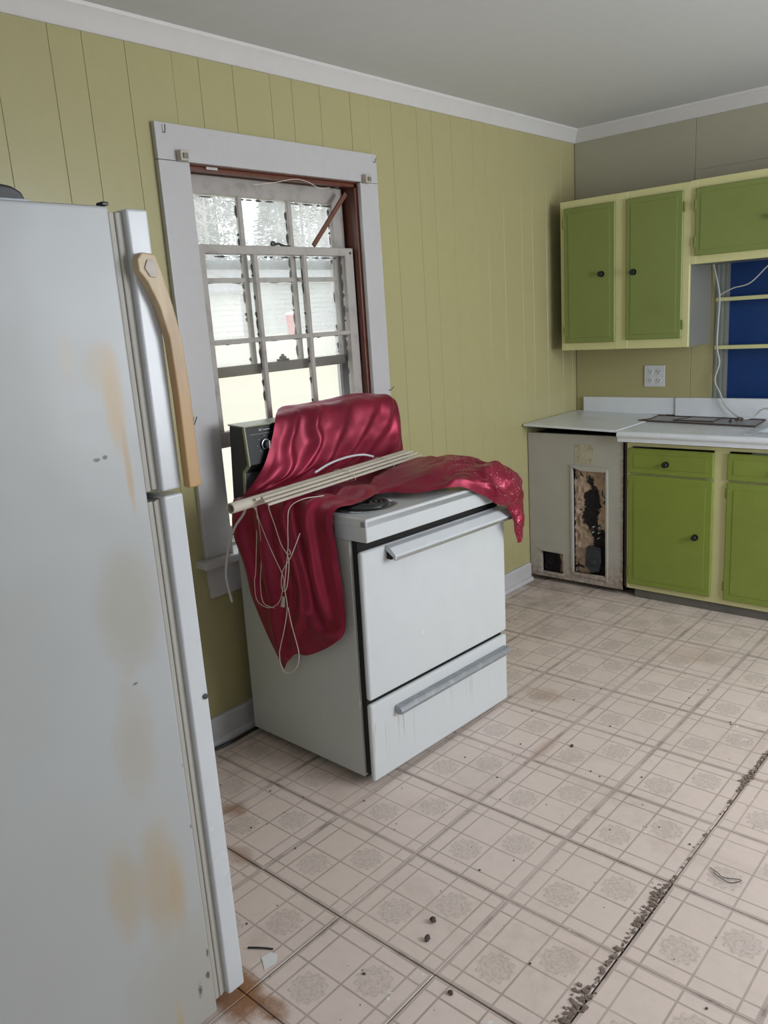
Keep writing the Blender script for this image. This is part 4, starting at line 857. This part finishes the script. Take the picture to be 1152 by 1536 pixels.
# ------------------------------------------------------------------ outdoors beyond the window
g_ = bmesh.new(); nx, ny = 30, 30
def gz(x): t_ = min(1, max(0, (-1.4-x)/25)); return -.35+1.45*t_
V = [[g_.verts.new((-1.4-90*(i/nx)**1.6, -20+110*j/ny, gz(-1.4-90*(i/nx)**1.6)+.05*noise.noise(Vector((i*.7, j*.7, 1))))) for j in range(ny+1)] for i in range(nx+1)]
for i in range(nx):
    for j in range(ny): g_.faces.new((V[i][j], V[i][j+1], V[i+1][j+1], V[i+1][j]))
bmesh.ops.recalc_face_normals(g_, faces=g_.faces); q_ = Bm(); q_.b.free(); q_.b = g_
q_.obj('ground', M['grass'], kind='structure', label='pale winter lawn outside the window')
gs = root('garage', 'white garage seen outside through the left panes', 'garage', (-28, 20, 1.0))
Bm().box(-33, -28, 16.5, 22.4, .9, 3.0).obj('wall', M['siding'], gs)
for k in range(8): Bm().box(-28.0, -27.96, 16.5, 22.4, 1.15+.23*k, 1.15+.23*k+.20, .01, 1).obj('siding_board', M['siding'], gs)
Bm().prism([(-33.4, 2.95), (-27.5, 2.95), (-27.5, 3.1), (-30.5, 4.1), (-33.4, 3.1)], 'y', 16.2, 22.7).obj('roof', M['shingle'], gs)
Bm().box(-27.96, -27.93, 19.35, 19.45, 1.9, 2.8).obj('wall_pipe', M['greywall'], gs)
hs = root('neighbour_house', 'grey house seen outside through the middle panes', 'house', (-30, 27, 1.0))
Bm().box(-36, -30, 24.0, 33, .9, 3.6).obj('wall', M['greywall'], hs)
Bm().prism([(-36.5, 3.5), (-29.5, 3.5), (-29.5, 3.65), (-33, 4.6), (-36.5, 3.65)], 'y', 23.6, 33.4).obj('roof', M['shingle'], hs)
for k in range(10): Bm().box(-30.0, -29.96, 24, 33, 1.1+.24*k, 1.1+.24*k+.21, .01, 1).obj('siding_board', M['greywall'], hs)
rd = root('trash_bin', 'red bin standing outside in front of the grey house', 'bin', (-26.5, 24.1, 1.05))
Bm().lathe([(.26, .0), (.32, .85), (.33, .88), (.0, .88)], (-26.5, 24.1, 1.05), 'z', 20).obj('bin_body', M['red'], rd)
Bm().lathe([(.35, .88), (.35, .94), (.2, 1.0), (.0, 1.02)], (-26.5, 24.1, 1.05), 'z', 20).obj('lid', M['siding'], rd)
def tree(x, y, hgt, seed, label):
    # bare tree: trunk plus three orders of branches
    rg = random.Random(seed); r = root('bare_tree', label, 'tree', (x, y, 1.0), group='bare trees beyond the window'); tb_ = Bm(); bb2 = Bm()
    tb_.tube([(x, y, .9), (x+.1, y, 1+hgt*.25), (x-.1, y+.1, 1+hgt*.5), (x, y+.1, 1+hgt*.8)], .24, 8, True, .06)
    def grow(p, d, L_, rad, dep):
        q = p+d*L_; mid = (p+q)/2+Vector((rg.gauss(0, .1), rg.gauss(0, .1), rg.gauss(0, .1)))*L_
        bb2.tube([p, mid, q], rad, 4, True, rad*.6)
        if dep == 0: return
        for _ in range(3):
            nd = (d+Vector((rg.gauss(0, .55), rg.gauss(0, .55), rg.gauss(.05, .5)))).normalized(); grow(p+(q-p)*rg.uniform(.4, 1), nd, L_*rg.uniform(.55, .8), rad*.6, dep-1)
    for k in range(9):
        a = rg.uniform(0, 6.28); zz = 1+hgt*rg.uniform(.22, .8); grow(Vector((x, y, zz)), Vector((math.cos(a), math.sin(a), rg.uniform(.1, .7))).normalized(), hgt*rg.uniform(.15, .25), .07, 3)
    tb_.obj('trunk', M['bark'], r); bb2.obj('branches', M['bark'], r, kind='stuff')
for x, y, h_, s_, l_ in ((-42, 31.5, 11, 1, 'bare tree rising behind the white garage, seen through the left upper pane'), (-40, 38.5, 11, 3, 'bare tree rising behind the grey house, seen through the right upper pane')):
    tree(x, y, h_, s_, l_)

def evergreen(x, y, hgt, seed, label):
    rg = random.Random(seed); r = root('evergreen_tree', label, 'tree', (x, y, 1.0), group='evergreens far behind the houses')
    Bm().tube([(x, y, .9), (x, y, 1+hgt*.5), (x, y, 1+hgt*.95)], .25, 8, True, .03).obj('trunk', M['bark'], r)
    f = bmesh.new()
    for k in range(6000):
        t_ = rg.random()**.7; rad = (1-t_)*hgt*.26*math.sqrt(rg.random())+.1; a = rg.uniform(0, 6.28); z = 1+hgt*(.08+.92*t_)-rad*.25
        c = Vector((x+rad*math.cos(a), y+rad*math.sin(a), z)); d = Vector((math.cos(a), math.sin(a), rg.uniform(-.5, .3))); e = Vector((-math.sin(a), math.cos(a), rg.uniform(-.4, .4)))*rg.uniform(.12, .26); d *= rg.uniform(.3, .8)
        f.faces.new([f.verts.new(c-e), f.verts.new(c+d*.6-e*.7), f.verts.new(c+d), f.verts.new(c+d*.6+e*.7)])
    q_ = Bm(); q_.b.free(); q_.b = f; q_.obj('foliage', M['needles'], r, smooth=False, kind='stuff')
for x, y, h_, s_, l_ in ((-52, 37.5, 14, 1, 'hazy evergreen far outside, seen through the left upper pane'), (-51, 45.5, 14, 2, 'hazy evergreen far outside, seen through the middle upper pane'), (-52, 53.5, 14, 3, 'hazy evergreen far outside, seen through the right upper pane'), (-66, 51, 19, 4, 'farthest hazy evergreen outside, between the left and middle nearer evergreens'), (-66, 62.5, 19, 5, 'farthest hazy evergreen outside, between the middle and right nearer evergreens')):
    evergreen(x, y, h_, s_, l_)
